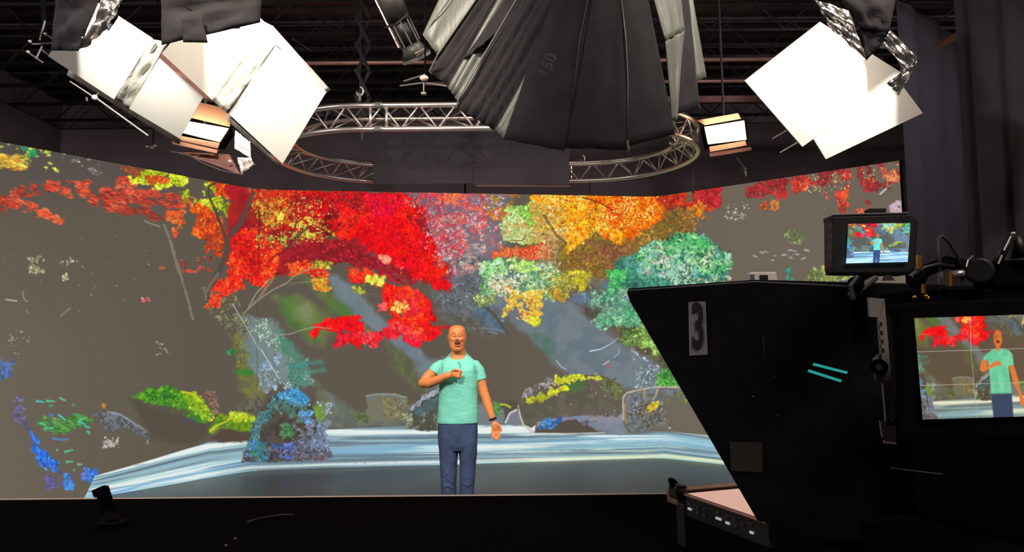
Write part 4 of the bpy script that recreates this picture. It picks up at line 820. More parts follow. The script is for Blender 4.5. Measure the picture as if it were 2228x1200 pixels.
# fixture 2, inner left
ft2 = thing('bounce_board_light', at(560, 10, 3.8), 'inner left bounce light, big square white board beside a half-lit one', 'studio light')
qC, nC = board(ft2, 'white_board', [(352, 116), (463, 219), (587, 63), (478, -35)], (4.05, 4.2, 3.85, 3.75))
qD, nD = board(ft2, 'white_board', [(495, 245), (615, 356), (708, 203), (600, 95)], (4.2, 4.4, 4.15, 3.9))
strip(ft2, 'grey_strip', [(461, 217), (496, 246), (601, 95), (575, 50)], (4.18, 4.2, 3.9, 3.84), 'tape', .01)
strip(ft2, 'side_edge', [(573, 47), (593, 57), (717, 193), (600, 98)], (3.82, 3.86, 4.14, 3.89), 'tape', .003, 3, 14)
strip(ft2, 'side_edge', [(598, 90), (607, 86), (718, 194), (706, 206)], (3.88, 3.88, 4.14, 4.13), 'tape', .002, 3, 14)
strip(ft2, 'under_edge', [(493, 247), (612, 358), (602, 356), (496, 262)], (4.22, 4.42, 4.46, 4.26), 'tape', .003, 14, 3)
bx = quad([(412, 45), (450, 92), (578, 46), (545, -40)], (3.6, 3.7, 3.62, 3.55)); bx2 = quad([(400, -60), (440, -60), (570, -60), (560, -90)], (3.5, 3.5, 3.5, 3.5))
strip(ft2, 'black_skirt', [(352, -40), (576, -60), (566, 49), (352, 98)], (3.32, 3.28, 3.3, 3.34), 'cloth', .015, 14, 12)
strip(ft2, 'black_skirt', [(395, 40), (440, 30), (452, 93), (400, 92)], (3.3, 3.28, 3.28, 3.32), 'cloth', .01, 6, 8)
gobo(ft1, L1, [(338, 112), (462, 232), (600, 70), (620, -80), (470, -80)], qC[0], nC, .16)
L2 = at(545, 2, 3.5)
gobo(ft2, L2, [(448, 260), (449, 215), (449, 150), (450, 80), (330, 40), (290, 120), (380, 260)], qC[0], nC, .2)
head(ft2, L2, at(560, 190, 4.1), 60, cone=1.38)
MB().cyl(L2+Vector((0, .05, .12)), (L2.x, L2.y+.05, 5.4), .015, 8).build('drop_pipe', 'dgrey', ft2)
a = at(415, -10, 3.5); MB().tube([at(405, -30, 3.5), at(412, 20, 3.5), at(414, 42, 3.5), at(419, 52, 3.5)], .008, 8).build('hanging_wire', 'steel', ft2)
MB().cyl(at(408, 46, 3.5), at(372, 88, 3.6), .004, 6).build('bungee', 'grey', ft2)
# fixture 3, right
ft3 = thing('bounce_board_light', at(1850, 0, 3.8), 'right bounce light of two overlapping white boards with crumpled foil flags', 'studio light')
qE, nE = board(ft3, 'white_board', [(1621, 176), (1746, 319), (1965, 160), (1785, 48)], (4.2, 4.35, 4.2, 4.05))
qF, nF = board(ft3, 'white_board', [(1771, 303), (1797, 346), (2008, 246), (1950, 168)], (4.2, 4.22, 4.0, 4.05))
strip(ft3, 'foil_flag', [(1772, -2), (1846, 24), (1884, 126), (1812, 66)], (3.45, 3.42, 3.42, 3.46), 'foil', .018, 14, 26)
strip(ft3, 'foil_flag', [(1935, 66), (2001, 130), (1972, 154), (1920, 92)], (3.45, 3.42, 3.46, 3.48), 'foil', .014, 16, 12)
strip(ft3, 'foil_flag', [(1999, 135), (1956, 208), (1931, 181), (1972, 150)], (3.42, 3.5, 3.52, 3.46), 'foil', .014, 14, 12)
strip(ft3, 'black_skirt', [(1790, -60), (1960, -60), (1934, 70), (1872, 60)], (3.4, 3.4, 3.42, 3.44), 'cloth', .02, 12, 12)
strip(ft3, 'black_skirt', [(1866, 40), (1935, 66), (1918, 96), (1884, 132)], (3.45, 3.42, 3.46, 3.48), 'cloth', .01, 8, 8)
L3 = at(1893, 52, 3.6)
gobo(ft3, L3, [(1887, 207), (1886, 190), (1883, 150), (1874, 134), (1990, 60), (2040, 150), (1945, 163)], qE[0], nE, .2)
gobo(ft3, L3, [(1954, 290), (1953, 215), (1949, 208), (1930, 180), (1975, 120), (2090, 180), (2090, 300)], qF[0], nF, .2)
head(ft3, L3, at(1800, 200, 4.2), 30, cone=2.3)
MB().cyl(L3+Vector((0, .05, .12)), (L3.x, L3.y+.05, 5.4), .015, 8).build('drop_pipe', 'dgrey', ft3)
for (a, b) in (((1680, 302), (1711, 284)), ((1697, 332), (1735, 310))):
    MB().cyl(at(*a, 4.35), at(*b, 4.3), .004, 6).build('support_pin', 'alu', ft3)
# clamp rods left of fixture 1
t = thing('grip_stand_head', at(95, 95, 4.1), 'cluster of thin grip rods and knobs left of the outer bounce light', 'grip head')
for a, b in (((86, 88), (98, 45)), ((98, 73), (118, 87)), ((60, 113), (93, 136)), ((78, 128), (92, 100)), ((88, 106), (106, 120)), ((70, 96), (118, 94))):
    MB().cyl(at(*a, 4.1), at(*b, 4.1), .005, 6).build('grip_rod', 'grey', t)
for a in ((99, 74), (61, 113), (65, 90)): MB().ball(at(*a, 4.1), .01, 6).build('knob', 'alu', t, smooth=True)
MB().cyl(at(97, 70, 4.12), at(88, -120, 4.12), .012, 8).build('drop_pipe', 'blackm', t)
t = thing('board_arm', at(207, 213, 4.25), 'long thin silver arm running under the outer left bounce light', 'grip arm')
MB().cyl(at(152, 177, 4.22), at(202, 210, 4.26), .0045, 8).build('arm_rod', 'alu', t); MB().cyl(at(210, 214, 4.26), at(322, 295, 4.34), .0055, 8).build('arm_rod', 'alu', t)
MB().cyl(at(207, 212, 4.25), at(214, 202, 4.34), .006, 6).build('board_clamp', 'grey', t); MB().ball(at(206, 212, 4.25), .017, 6).build('pivot_knob', 'pink', t, smooth=True); MB().cyl(at(190, 220, 4.25), at(188, 212, 4.25), .006, 6).build('lever', 'grey', t)
t = thing('clamp', at(332, 318, 5.0), 'tiny silver clamp under the outer left bounce light', 'clamp')
for a in ((320, 319), (330, 321), (337, 317)): MB().ball(at(*a, 5.0), .011, 5).build('clamp_jaw', 'alu', t)
MB().cyl(at(333, 314, 5.02), (at(333, 314, 5.02).x, 5.02, 5.0), .004, 6).build('drop_wire', 'blackm', t)
# ---------------------------------------------------------------- warm LED panel lamps
def warm_panel(px4, d, label, lower, upper, stem, e=None):
    q = quad(px4, d); c = sum(q, Vector())/4; t = thing('led_panel_light', c, label, 'panel light')
    n = (q[1]-q[0]).cross(q[3]-q[0]).normalized()
    if n.dot(Vector((0, 0, EYE))-q[0]) < 0: n = -n
    big = [c+(v-c)*1.12-n*.005 for v in q]; bk = [v-n*.07 for v in big]
    hb = MB().hexa(big, bk).build('lamp_housing', 'blackm', t)
    MB().hexa(q, [v-n*.004 for v in q]).build('light_face', 'warm', t)
    for nm, pp, dd in lower+upper:
        qq = quad(pp, dd); MB().slab(qq, .004).build('barn_door', 'barn', t)
    MB().cyl(c-n*.06, (c.x, c.y+.1, 5.4), .012, 8).build('hanging_pole', 'dgrey', t)
    return t
warm_panel([(1533, 276), (1541, 313), (1624, 303), (1619, 262)], (6.9, 6.85, 6.85, 6.9), 'glowing warm panel lamp with barn doors at the right end of the ring truss',
  [('l', [(1543, 319), (1622, 306), (1625, 316), (1545, 330)], (6.8, 6.8, 6.7, 6.7)), ('l2', [(1543, 333), (1634, 319), (1636, 326), (1545, 341)], (6.65, 6.65, 6.6, 6.6))],
  [('u', [(1516, 262), (1606, 246), (1612, 258), (1534, 272)], (6.7, 6.7, 6.85, 6.85))], None)
warm_panel([(400, 262), (385, 285), (478, 308), (497, 279)], (5.3, 5.25, 5.25, 5.3), 'glowing warm panel lamp with barn doors hidden behind the left bounce boards',
  [('l', [(380, 293), (478, 311), (474, 322), (376, 302)], (5.2, 5.2, 5.1, 5.1)), ('l2', [(376, 304), (474, 326), (471, 333), (374, 312)], (5.08, 5.08, 5.0, 5.0))],
  [('u', [(430, 222), (505, 240), (500, 276), (415, 256)], (5.05, 5.05, 5.25, 5.25))], None)
t = thing('hanging_stud', at(1610, 365, 6.9), 'thin dangling stud below the right warm panel lamp', 'stud')
MB().cyl(at(1602, 342, 6.9), at(1620, 366, 6.9), .006, 6).build('rod', 'grey', t); MB().ball(at(1621, 368, 6.9), .016, 6).build('knob', 'grey', t); MB().cyl(at(1621, 370, 6.9), at(1624, 383, 6.9), .008, 6).build('tip', 'alu', t)
# crumpled diffusion sheet
t = thing('diffusion_sheet', at(530, 330, 5.0), 'crumpled white diffusion sheet dangling under the inner left board', 'diffusion sheet')
strip(t, 'curled_end', [(512, 284), (545, 308), (546, 344), (510, 322)], (5.15, 5.1, 5.0, 5.05), 'gel', .04, 14, 14, .002)
strip(t, 'lower_tail', [(516, 344), (547, 343), (552, 357), (526, 381)], (5.05, 5.0, 4.95, 5.0), 'gel', .03, 12, 12, .002)
strip(t, 'thin_sheet', [(378, 331), (500, 336), (524, 380), (414, 340)], (5.1, 5.1, 5.0, 5.05), 'barn', .008, 20, 4, .002)
MB().tube([at(372, 329, 5.09), at(414, 338, 5.04), at(440, 354, 5.0), at(480, 370, 5.0), at(524, 379, 4.99)], .0035, 6).build('sheet_rim', 'alu', t)
MB().ball(at(500, 351, 5.0), .013, 5).build('clip', 'gel', t)
# ---------------------------------------------------------------- profile spotlight
t = thing('profile_spotlight', at(870, 60, 4.6), 'black finned profile spotlight angled down beside the big black skirt', 'spotlight')
a, b, c, d = at(838, -30, 4.5), at(868, 45, 4.6), at(893, 95, 4.68), at(905, 122, 4.72)
MB().tube([a, b], [.085, .075], 18).build('lamp_barrel', 'dgrey', t, smooth=True)
bd = MB().tube([b, c], [.06, .062], 16).build('lens_tube', 'black', t, smooth=True)
for k in range(8):
    q = 2*math.pi*k/8; ax = (c-b).normalized(); u = ax.cross(Vector((0, 1, 0))).normalized(); w = u.cross(ax)
    o = (u*math.cos(q)+w*math.sin(q))*.068; MB().cyl(b+o, c+o, .006, 5).build('cooling_fin', 'grey', bd)
MB().tube([c, d], [.06, .095], 16).build('front_cone', 'dgrey', t, smooth=True)
MB().tube([d, d+(d-c).normalized()*.02], [.1, .1], 16).build('front_ring', 'grey', t)
MB().cyl(at(812, -10, 4.55), at(868, 104, 4.62), .007, 6).build('side_rail', 'alu', t)
MB().tube([at(838, 60, 4.5), at(862, 52, 4.42), at(888, 30, 4.5)], .006, 6).build('safety_cable', 'black', t)
MB().cyl(at(850, -10, 4.7), at(850, -10, 4.7)+Vector((0, 0, .6)), .014, 8).build('hanging_pole', 'dgrey', t)
MB().slab(quad([(903, 117), (925, 106), (924, 112), (908, 124)], (4.6, 4.6, 4.62, 4.62)), .01).build('gel_frame', 'alu', t)
t = thing('spreader_arm', at(922, 172, 4.4), 'small two-armed metal spreader with a pinkish centre beside the black skirt', 'spreader bar')
for a, b in (((922, 180), (870, 187)), ((925, 181), (976, 188)), ((878, 177), (926, 162)), ((922, 180), (922, 202))): MB().cyl(at(*a, 4.4), at(*b, 4.4), .0055, 6).build('arm', 'grey', t)
MB().ball(at(923, 170, 4.4), (.028, .02, .018), 6).build('centre_block', 'pink', t); MB().box(at(922, 204, 4.4), (.03, .03, .012)).build('foot_plate', 'grey', t)
MB().cyl(at(925, 160, 4.4), (at(925, 160, 4.4).x, 4.4, 5.4), .006, 6).build('drop_wire', 'blackm', t)
for i, (a, b) in enumerate((((635, 83), (678, 111)), ((677, 67), (726, 111)), ((734, 88), (768, 112)), ((790, 80), (824, 120)))):
    p = at(*a, 8.9); q = at(*b, 8.9); tt = tag(MB().cyl(p, q, .007, 6).build('ceiling_brace', 'copper' if i < 1 else 'steel'), ['short bright slanting brace beside the inner left board', 'longer dim slanting brace right of the bright one', 'short dim slanting brace left of the dark folding hanger', 'faint slanting brace right of the dark folding hanger'][i], 'brace')
# ---------------------------------------------------------------- skirted space light
sl = thing('skirted_space_light', at(1230, 60, 3.4), 'huge hanging lamp wrapped in black skirt flaps at top centre', 'space light')
def flap(px, ds, m='cloth', amp=.01, nf=5, name='skirt_flap', nu=22, nv=22, sw=.0):
    q = quad(px, ds); n = (q[1]-q[0]).cross(q[3]-q[0]).normalized()
    if n.dot(Vector((0, 0, EYE))-q[0]) < 0: n = -n
    mb = MB(); s = R_.random()*9
    for j in range(nv+1):
        for i in range(nu+1):
            a = i/nu; c = j/nv; p = mix(mix(q[0], q[1], a), mix(q[3], q[2], a), c)
            edge = math.sin(math.pi*a)**.5
            w = math.sin((a+sw*c)*nf*6.28+s+2*mnoise.noise(Vector((a*2, c*2+s, s))))*(.35+.65*c)+1.2*mnoise.noise(Vector((a*4+s, c*2, s)))
            mb.v.append(tuple(p+n*amp*w*edge))
    for j in range(nv):
        for i in range(nu):
            k = j*(nu+1)+i; mb.f.append((k, k+1, k+nu+2, k+nu+1))
    o = mb.build(name, m, sl, smooth=True); sd = o.modifiers.new('thick', 'SOLIDIFY'); sd.thickness = .006
    return o
def piping(px, ds, r=.004, m='satin', parent=None): return MB().tube([at(x, y, d) for (x, y), d in zip(px, ds)], r, 6).build('edge_piping', m, parent or sl, smooth=True)
T0 = -170
f1 = flap([(1035, T0), (1160, T0), (952, 120), (921, 76)], (3.75, 3.6, 3.72, 3.8), 'satin', .006, 1.5, 'lining_flap'); piping([(1040, T0), (976, 0), (921, 76), (950, 112)], (3.7, 3.72, 3.79, 3.72), parent=f1)
f2 = flap([(1160, T0), (1200, T0), (980, 192), (935, 155)], (3.55, 3.5, 3.58, 3.62), 'cloth', .012, 2); piping([(1160, T0), (1035, 0), (952, 120), (934, 155), (940, 162)], (3.5, 3.52, 3.55, 3.6, 3.6), parent=f2)
f3 = flap([(1180, T0), (1250, T0), (998, 222), (975, 190)], (3.48, 3.4, 3.45, 3.55), 'satin', .016, 3, 'lining_flap')
flap([(1130, -40), (1210, -40), (1060, 90), (1010, 130)], (3.44, 3.36, 3.4, 3.5), 'cloth', .01, 2)
f4 = flap([(1215, T0), (1300, T0), (1092, 292), (993, 236)], (3.38, 3.28, 3.24, 3.36), 'cloth', .02, 5, sw=.5); piping([(1215, T0), (1117, 10), (997, 215), (993, 238)], (3.35, 3.34, 3.34, 3.34), parent=f4)
f5 = flap([(1225, 20), (1245, 20), (1098, 302), (1080, 284)], (3.24, 3.2, 3.16, 3.22), 'satin', .006, 2, 'lining_flap')
f6 = flap([(1262, T0), (1318, T0), (1228, 328), (1097, 303)], (3.24, 3.12, 3.0, 3.12), 'cloth', .004, 2); piping([(1318, T0), (1278, 0), (1262, 80), (1232, 324)], (3.1, 3.06, 3.03, 2.99), .0025, 'dgrey', f6)
f7 = flap([(1318, T0), (1345, T0), (1366, 326), (1229, 322)], (3.1, 3.08, 3.1, 3.02), 'cloth', .004, 1.5)
f8 = flap([(1345, T0), (1375, T0), (1467, 292), (1366, 318)], (3.08, 3.12, 3.22, 3.1), 'cloth', .005, 1.5); piping([(1352, 0), (1362, 90), (1366, 180), (1364, 305)], (3.08, 3.08, 3.09, 3.09), .0035, 'satin', f8)
MB().tube([at(1364, 305, 3.09), at(1367, 325, 3.09), at(1365, 333, 3.09)], [.008, .006, .001], 8).build('hem_weight', 'satin', f8)
f9 = flap([(1375, T0), (1460, T0), (1488, 66), (1446, 90)], (3.14, 3.3, 3.36, 3.2), 'satin', .012, 3, 'lining_flap'); f9b = flap([(1446, 90), (1488, 66), (1468, 262), (1462, 262)], (3.2, 3.36, 3.28, 3.22), 'satin', .01, 2, 'lining_flap')
f10 = flap([(1440, T0), (1480, T0), (1520, 232), (1470, 250)], (3.36, 3.44, 3.46, 3.32), 'cloth', .006, 1.5); piping([(1498, 60), (1512, 150), (1519, 228), (1524, 238)], (3.44, 3.45, 3.45, 3.45), .003, 'satin', f10)
f11 = flap([(1462, T0), (1478, T0), (1534, 168), (1515, 178)], (3.5, 3.56, 3.6, 3.52), 'satin', .008, 2, 'lining_flap')
ctr = at(1250, T0+6, 3.45); m = MB()
R8 = [[ctr+Vector((rx*math.cos(i*math.pi/8), .36*math.sin(i*math.pi/8), dz)) for i in range(16)] for rx, dz in ((.34, -.04), (.34, .06), (.14, .22))]
MB().rings(R8).build('top_frame', 'blackm', sl)
MB().cyl(ctr+Vector((0, 0, .2)), (ctr.x, ctr.y, 5.48), .02, 10).build('drop_pipe', 'dgrey', sl)
def text(body, p, right, up, size, m, name, parent, xs=1.0, bold=0, ext=.0004):
    c = bpy.data.curves.new(name, 'FONT'); c.body = body; c.size = size; c.align_x = 'CENTER'; c.align_y = 'CENTER'; c.extrude = ext; c.offset = bold
    c.materials.append(MT[m]); o = bpy.data.objects.new(name, c); COL.objects.link(o)
    r = Vector(right).normalized(); n = r.cross(Vector(up)).normalized(); u_ = n.cross(r)
    mw = Matrix((r*xs, u_, n)).transposed().to_4x4(); mw.translation = Vector(p)
    o.matrix_world = mw
    bpy.context.view_layer.update()
    me = bpy.data.meshes.new_from_object(o.evaluated_get(bpy.context.evaluated_depsgraph_get())); bpy.data.objects.remove(o); me.name = name
    o = bpy.data.objects.new(name, me); COL.objects.link(o); o.matrix_world = mw
    if parent:
        bl = Vector(parent.location); q = parent.parent
        while q: bl += Vector(q.location); q = q.parent
        o.parent = parent; mw.translation = Vector(p)-bl; o.matrix_local = mw
    return o
text('150', at(1192, 142, 2.98), at(1184, 160, 3.0)*-1+at(1200, 124, 3.0), at(1180, 140, 3.0)-at(1200, 146, 3.0), .07, 'chalk', 'chalk_mark', f6)
# right side curtain
def curtain(name, x0, y0, x1, y1, z0, z1, folds, amp, label, m='drape'):
    mb = MB(); N = folds*10
    for i in range(N+1):
        a = i/N; dx, dy = x1-x0, y1-y0; L = math.hypot(dx, dy); nx, ny = -dy/L, dx/L
        w = amp*math.sin(a*folds*6.283+.8*math.sin(a*9))
        for z in (z0, (z0+z1)/2, z1): mb.v.append((x0+dx*a+nx*w*(1 if z < z1 else .6), y0+dy*a+ny*w*(1 if z < z1 else .6), z))
    for i in range(N):
        for j in range(2): k = i*3+j; mb.f.append((k, k+3, k+4, k+1))
    o = mb.build(name, m, smooth=True); sd = o.modifiers.new('thick', 'SOLIDIFY'); sd.thickness = .006; return tag(o, label, 'curtain')
curtain('black_curtain', 3.05, 4.9, 3.6, 2.6, .02, 4.3, 9, .05, 'tall black pleated curtain along the right edge')
curtain('black_curtain', 3.9, 7.2, 5.8, 8.8, .02, 5.0, 5, .03, 'smooth black masking curtain right of the video wall', 'wing')
# ---------------------------------------------------------------- studio camera with teleprompter
fx_, rx_ = Vector((-.342, .94, 0)), Vector((.94, .342, 0)); UZ = Vector((0, 0, 1))
RC = Matrix((rx_, fx_, UZ)).transposed()
pr = thing('teleprompter', (.62, 1.5, 1.4), 'big black teleprompter hood marked 3 in front of the studio camera', 'teleprompter')
A0 = at(1367, 633, 1.6); T1 = at(1645, 617, 1.39); T2 = at(1852, 624, 1.25)
T1.z = A0.z; n1 = (T1-A0).cross(Vector((0, 0, 1))).normalized()
if n1.dot(Vector((0, 0, EYE))-A0) < 0: n1 = -n1
A1 = plane_hit(1374, 655, A0, n1); B1 = plane_hit(1652, 1131, A0, n1)
def side(pts, t, name, m='panel', par=None): return MB().slab(pts, t).build(name, m, par or pr)
sd1 = side([A0, A1, B1, T1], .006, 'side_panel'); sd2 = side([T1, B1, Vector((T2.x, T2.y, B1.z)), T2], .006, 'rear_side_panel')
dv = rx_*.46
C0, C1, Cb, C2 = A0+dv*1.2+fx_*.1, T1+dv, B1+dv, T2+dv*.8
side([A0, T1, C1, C0], .006, 'top_panel'); side([T1, T2, C2, C1], .006, 'rear_top_panel')
side([C0, C1, Cb, C0+(A1-A0)], .006, 'side_panel'); side([C1, C2, Vector((C2.x, C2.y, B1.z)), Cb], .006, 'rear_side_panel')
side([Vector((T2.x, T2.y, B1.z)), T2, C2, Vector((C2.x, C2.y, B1.z))], .006, 'rear_panel')
side([A1+rx_*.01, B1+rx_*.01, Cb-rx_*.01, C0+(A1-A0)-rx_*.01], .003, 'mirror_glass', 'glass')
MB().tube([A0+UZ*.001, T1+UZ*.002, T2+UZ*.001], .0018, 6).build('hood_edge_line', 'grey', pr)  # thin grey tube stands in for rim light along the top edge
MB().tube([A1-Vector((.001, .001, 0)), B1-Vector((.001, .001, 0))], .0014, 6).build('hood_edge_line', 'dgrey', pr)
MB().tube([at(1660, 732, 1.375), at(1684, 1010, 1.37)], .0009, 5).build('panel_seam', 'dgrey', pr)
def on1(px, py, off=.0): return plane_hit(px, py, A0+n1*off, n1)
OFF = .0075
sg = MB().slab([on1(1498, 657, OFF), on1(1500, 773, OFF), on1(1540, 771, OFF), on1(1535, 655, OFF)], .0004).build('number_sign', 'sign', pr)
rr = (on1(1530, 714, OFF)-on1(1508, 714, OFF)).normalized(); cc = on1(1518.5, 714, OFF+.0022)
hgt = (on1(1518, 664, OFF)-on1(1519, 765, OFF)).length; wid = (on1(1534, 714, OFF)-on1(1503, 714, OFF)).length
text('3', cc, rr, UZ, hgt*1.36, 'ink', 'number_three', sg, xs=wid/(hgt*1.36*.53), bold=hgt*.035)
MB().slab([on1(1588, 960, OFF), on1(1590, 1024, OFF), on1(1670, 1027, OFF-.001), on1(1668, 962, OFF-.001)], .0004).build('olive_label', 'olive', pr)
n2 = (T2-T1).cross(Vector((0, 0, 1))).normalized()
if n2.dot(Vector((0, 0, EYE))-T1) < 0: n2 = -n2
def on2(px, py, off=.008): return plane_hit(px, py, T1+n2*off, n2)
for a, b in (((1771, 789), (1845, 808)), ((1760, 803), (1832, 826))): MB().slab([on2(*a), on2(a[0]-3, a[1]+5), on2(b[0]-3, b[1]+5), on2(*b)], .0006).build('teal_streak', 'teal', pr)  # added glowing strips stand in for two teal streaks of light
for px, py in ((1640, 863), (1686, 820), (1692, 903), (1661, 735)): MB().ball((on1 if px < 1650 else on2)(px, py, .007), .0025 if px == 1640 else .0014, 5).build('snap_rivet', 'grey', pr, smooth=True)
# prompter monitor lying flat
P0 = at(1476, 1071, 1.677); ang = Matrix((rx_, fx_, UZ)).transposed()
pm = thing('prompter_monitor', P0, 'flat prompter monitor with a row of buttons lying under the hood', 'monitor')
Q0 = P0; Q1 = Q0-fx_*.30; Q2 = Q1+rx_*.44; Q3 = Q0+rx_*.44
MB().hexa([Q0, Q1, Q2, Q3], [v-UZ*.045 for v in (Q0, Q1, Q2, Q3)]).build('monitor_body', 'dgrey', pm, bevel=.003)
i0, i1, i2, i3 = Q0+rx_*.012-fx_*.02, Q1+rx_*.012+fx_*.01, Q2-rx_*.012+fx_*.01, Q3-rx_*.012-fx_*.02
MB().hexa([v+UZ*.0015 for v in (i0, i1, i2, i3)], [v+UZ*.0002 for v in (i0, i1, i2, i3)]).build('screen_glass', 'lcd', pm)
for s, e_ in ((Q0, Q1), (Q0, Q3)): MB().tube([s+UZ*.001, e_+UZ*.001], .004, 8).build('screen_rim', 'copper', pm)
MB().hexa([Q0+fx_*.003, Q3+fx_*.003, Q3+fx_*.05, Q0+fx_*.05], [v-UZ*.03 for v in (Q0+fx_*.003, Q3+fx_*.003, Q3+fx_*.05, Q0+fx_*.05)]).build('rear_rail', 'copper', pm, bevel=.003)
for k, (s, z, hot, w) in enumerate([(.045, .016, 0, .008), (.045, .026, 1, .012), (.075, .018, 0, .008), (.075, .028, 0, .01), (.1, .016, 0, .006), (.1, .027, 0, .01), (.145, .013, 0, .014), (.148, .024, 1, .017), (.175, .015, 0, .01), (.178, .026, 1, .012), (.2, .013, 0, .01), (.203, .026, 0, .01), (.225, .018, 0, .01), (.25, .012, 0, .01), (.252, .027, 1, .01)]):
    p = Q0-fx_*s-UZ*z-rx_*.001
    MB().box(p, (.003, w, .0045), RC).build('control_button', 'button' if hot else 'buttond', pm)
c0 = Q0+UZ*.0; 
MB().box(Q0-fx_*.004-rx_*.004+UZ*.004, (.03, .036, .03), RC).build('corner_bracket', 'dgrey', pm, bevel=.006)
MB().tube([Q0-rx_*.02+UZ*.018-fx_*.01, Q0-rx_*.012+UZ*.026+fx_*.012, Q0+rx_*.006+UZ*.02+fx_*.03, Q0+rx_*.02+UZ*.006+fx_*.03], .006, 8).build('bracket_wrap', 'blackm', pm, smooth=True)
MB().box(Q0-UZ*.07-fx_*.012+rx_*.002, (.012, .032, .1), RC).build('drop_leg', 'dgrey', pm, bevel=.002)
MB().tube([Q0-UZ*.115-fx_*.02, Q0-UZ*.118-fx_*.32], .0045, 8).build('support_rod', 'grey', pm, smooth=True)
MB().box(Q0-UZ*.062-fx_*.17+rx_*.3, (.2, .26, .03), RC).build('mount_plate', 'blackm', pm)
# camera body and pedestal
cb = thing('studio_camera', (.95, .95, 0), 'black studio camera body behind the teleprompter on a dark pedestal', 'camera')
BC = at(2010, 860, 1.28)
MB().box((BC.x+.06, 1.1, 1.42), (.2, .26, .26), RC).build('camera_body', 'blackm', cb, bevel=.01)
MB().box((BC.x+.02, 1.06, 1.265), (.26, .36, .05), RC).build('dovetail_plate', 'blackm', cb, bevel=.004)
MB().cyl((BC.x+.03, 1.16, 1.2), (BC.x+.03, 1.16, 1.06), .11, 20, .14).build('pan_head', 'blackm', cb)
MB().cyl((BC.x+.03, 1.16, 1.06), (BC.x+.03, 1.16, .25), .09, 20).build('column', 'blackm', cb)
MB().cyl((BC.x+.03, 1.16, .25), (BC.x+.03, 1.16, .08), .12, 20, .3).build('base', 'blackm', cb)
for q in (0.5, 2.6, 4.7):
    MB().cyl((BC.x+.03+.26*math.cos(q)-.02, 1.16+.26*math.sin(q), .06), (BC.x+.03+.26*math.cos(q)+.02, 1.16+.26*math.sin(q), .06), .06, 16).build('wheel', 'blackm', cb)
MB().tube([at(1938, 1017, .93), at(1990, 1024, .93), at(2050, 1031, .93)], .0009, 5).build('cable', 'dgrey', cb)  # thin tube stands in for a faint highlight on the black camera
# slotted side rail
rl = MB()
rail = thing('slotted_rail', at(1915, 800, .98), 'upright grey slotted metal rail left of the large viewfinder screen', 'rail')
def rp(px, py): return at(px, py, .98)
MB().slab([rp(1886, 647), rp(1889, 689), rp(1912, 690), rp(1922, 650)], .004).build('rail_block', 'railm', rail)
body = MB().slab([rp(1907, 688), rp(1925, 925), rp(1945, 925), rp(1921, 650)], .004).build('rail_strip', 'railm', rail)
MB().slab([rp(1912, 914), rp(1917, 950), rp(1946, 964), rp(1945, 916)], .004).build('rail_block', 'railm', rail)
MB().slab([rp(1898, 780), rp(1903, 824), rp(1914, 832), rp(1934, 826), rp(1931, 786), rp(1914, 768)], .003).build('knob_plate', 'railm', rail)
kb = MB().cyl(at(1913, 798, .978), at(1913, 798, .965), .0105, 18).build('lock_knob', 'blackm', rail); MB().cyl(at(1913, 798, .966), at(1913, 798, .962), .004, 10).build('knob_centre', 'grey', kb)
for k in range(12):
    py = 700+k*19
    if 765 < py < 840: continue
    x = 1916+(py-700)*.08; MB().slab([at(x-3, py, .972), at(x-2.5, py+10, .972), at(x+3, py+10, .972), at(x+2.5, py, .972)], .0012).build('slot', 'ink', rail)
MB().slab([at(1921, 957, .975), at(1922, 963, .975), at(1948, 966, .975), at(1948, 961, .975)], .003).build('rail_foot', 'alu', rail)
# monitors
def monitor(name, scr, ds, bez, dz, pic, label, thick, glow=1.0):
    q = quad(scr, ds); n = (q[3]-q[0]).cross(q[1]-q[0]).normalized()
    if n.dot(Vector((0, 0, EYE))-q[0]) < 0: n = -n
    t = thing(name, sum(q, Vector())/4, label, 'monitor')
    b = [plane_hit(x, y, q[0]-n*.003, n) for x, y in bez]
    MB().slab(b, .001)
    body = MB(); nb = len(b); body.add([v+n*.002 for v in b]+[v-n*thick for v in b], [tuple(range(nb)), tuple(range(nb, 2*nb))[::-1]]+[(i, nb+i, nb+(i+1) % nb, (i+1) % nb) for i in range(nb)])
    body.build('monitor_housing', 'blackm' if 'view' in name else 'black', t, bevel=.004)
    me = bpy.data.meshes.new('screen'); me.from_pydata([tuple(v+n*.0045-Vector(t.location)) for v in q], [], [(0, 1, 2, 3)]); uvl = me.uv_layers.new(name='uv')
    for k, c in enumerate(((0, 1), (1, 1), (1, 0), (0, 0))): uvl.data[k].uv = c
    me.materials.append(imgmat(name+'_picture', pic, glow)); o = bpy.data.objects.new('screen', me); COL.objects.link(o); o.parent = t
    sm = o.modifiers.new('thick', 'SOLIDIFY'); sm.thickness = .001
    return t, n, q
vf, nv_, qv = monitor('viewfinder_monitor', [(1985, 692), (2345, 680), (2352, 900), (2003, 911)], (.9, .9, .9, .9), [(1950, 660), (2385, 640), (2400, 950), (1972, 962)], 0, PIC_BIG, 'large black viewfinder monitor showing the presenter under a white grid', .018, .95)
sm_, ns_, qs = monitor('small_field_monitor', [(1843, 488), (1977, 486), (1971, 570), (1838, 573)], (1.15, 1.15, 1.15, 1.15), [(1805, 468), (1978, 464), (1998, 478), (1992, 585), (1975, 598), (1812, 596), (1809, 580), (1808, 480)], 0, PIC_SMALL, 'small black field monitor on a bracket above the teleprompter', .03, 1.05)
MB().box(at(1904, 463, 1.165), (.026, .02, .012)).build('cold_shoe', 'black', sm_, bevel=.001)
MB().tube([at(1812, 467, 1.15), at(1890, 465, 1.15), at(1976, 463, 1.15)], .0012, 6).build('top_rim', 'grey', sm_)
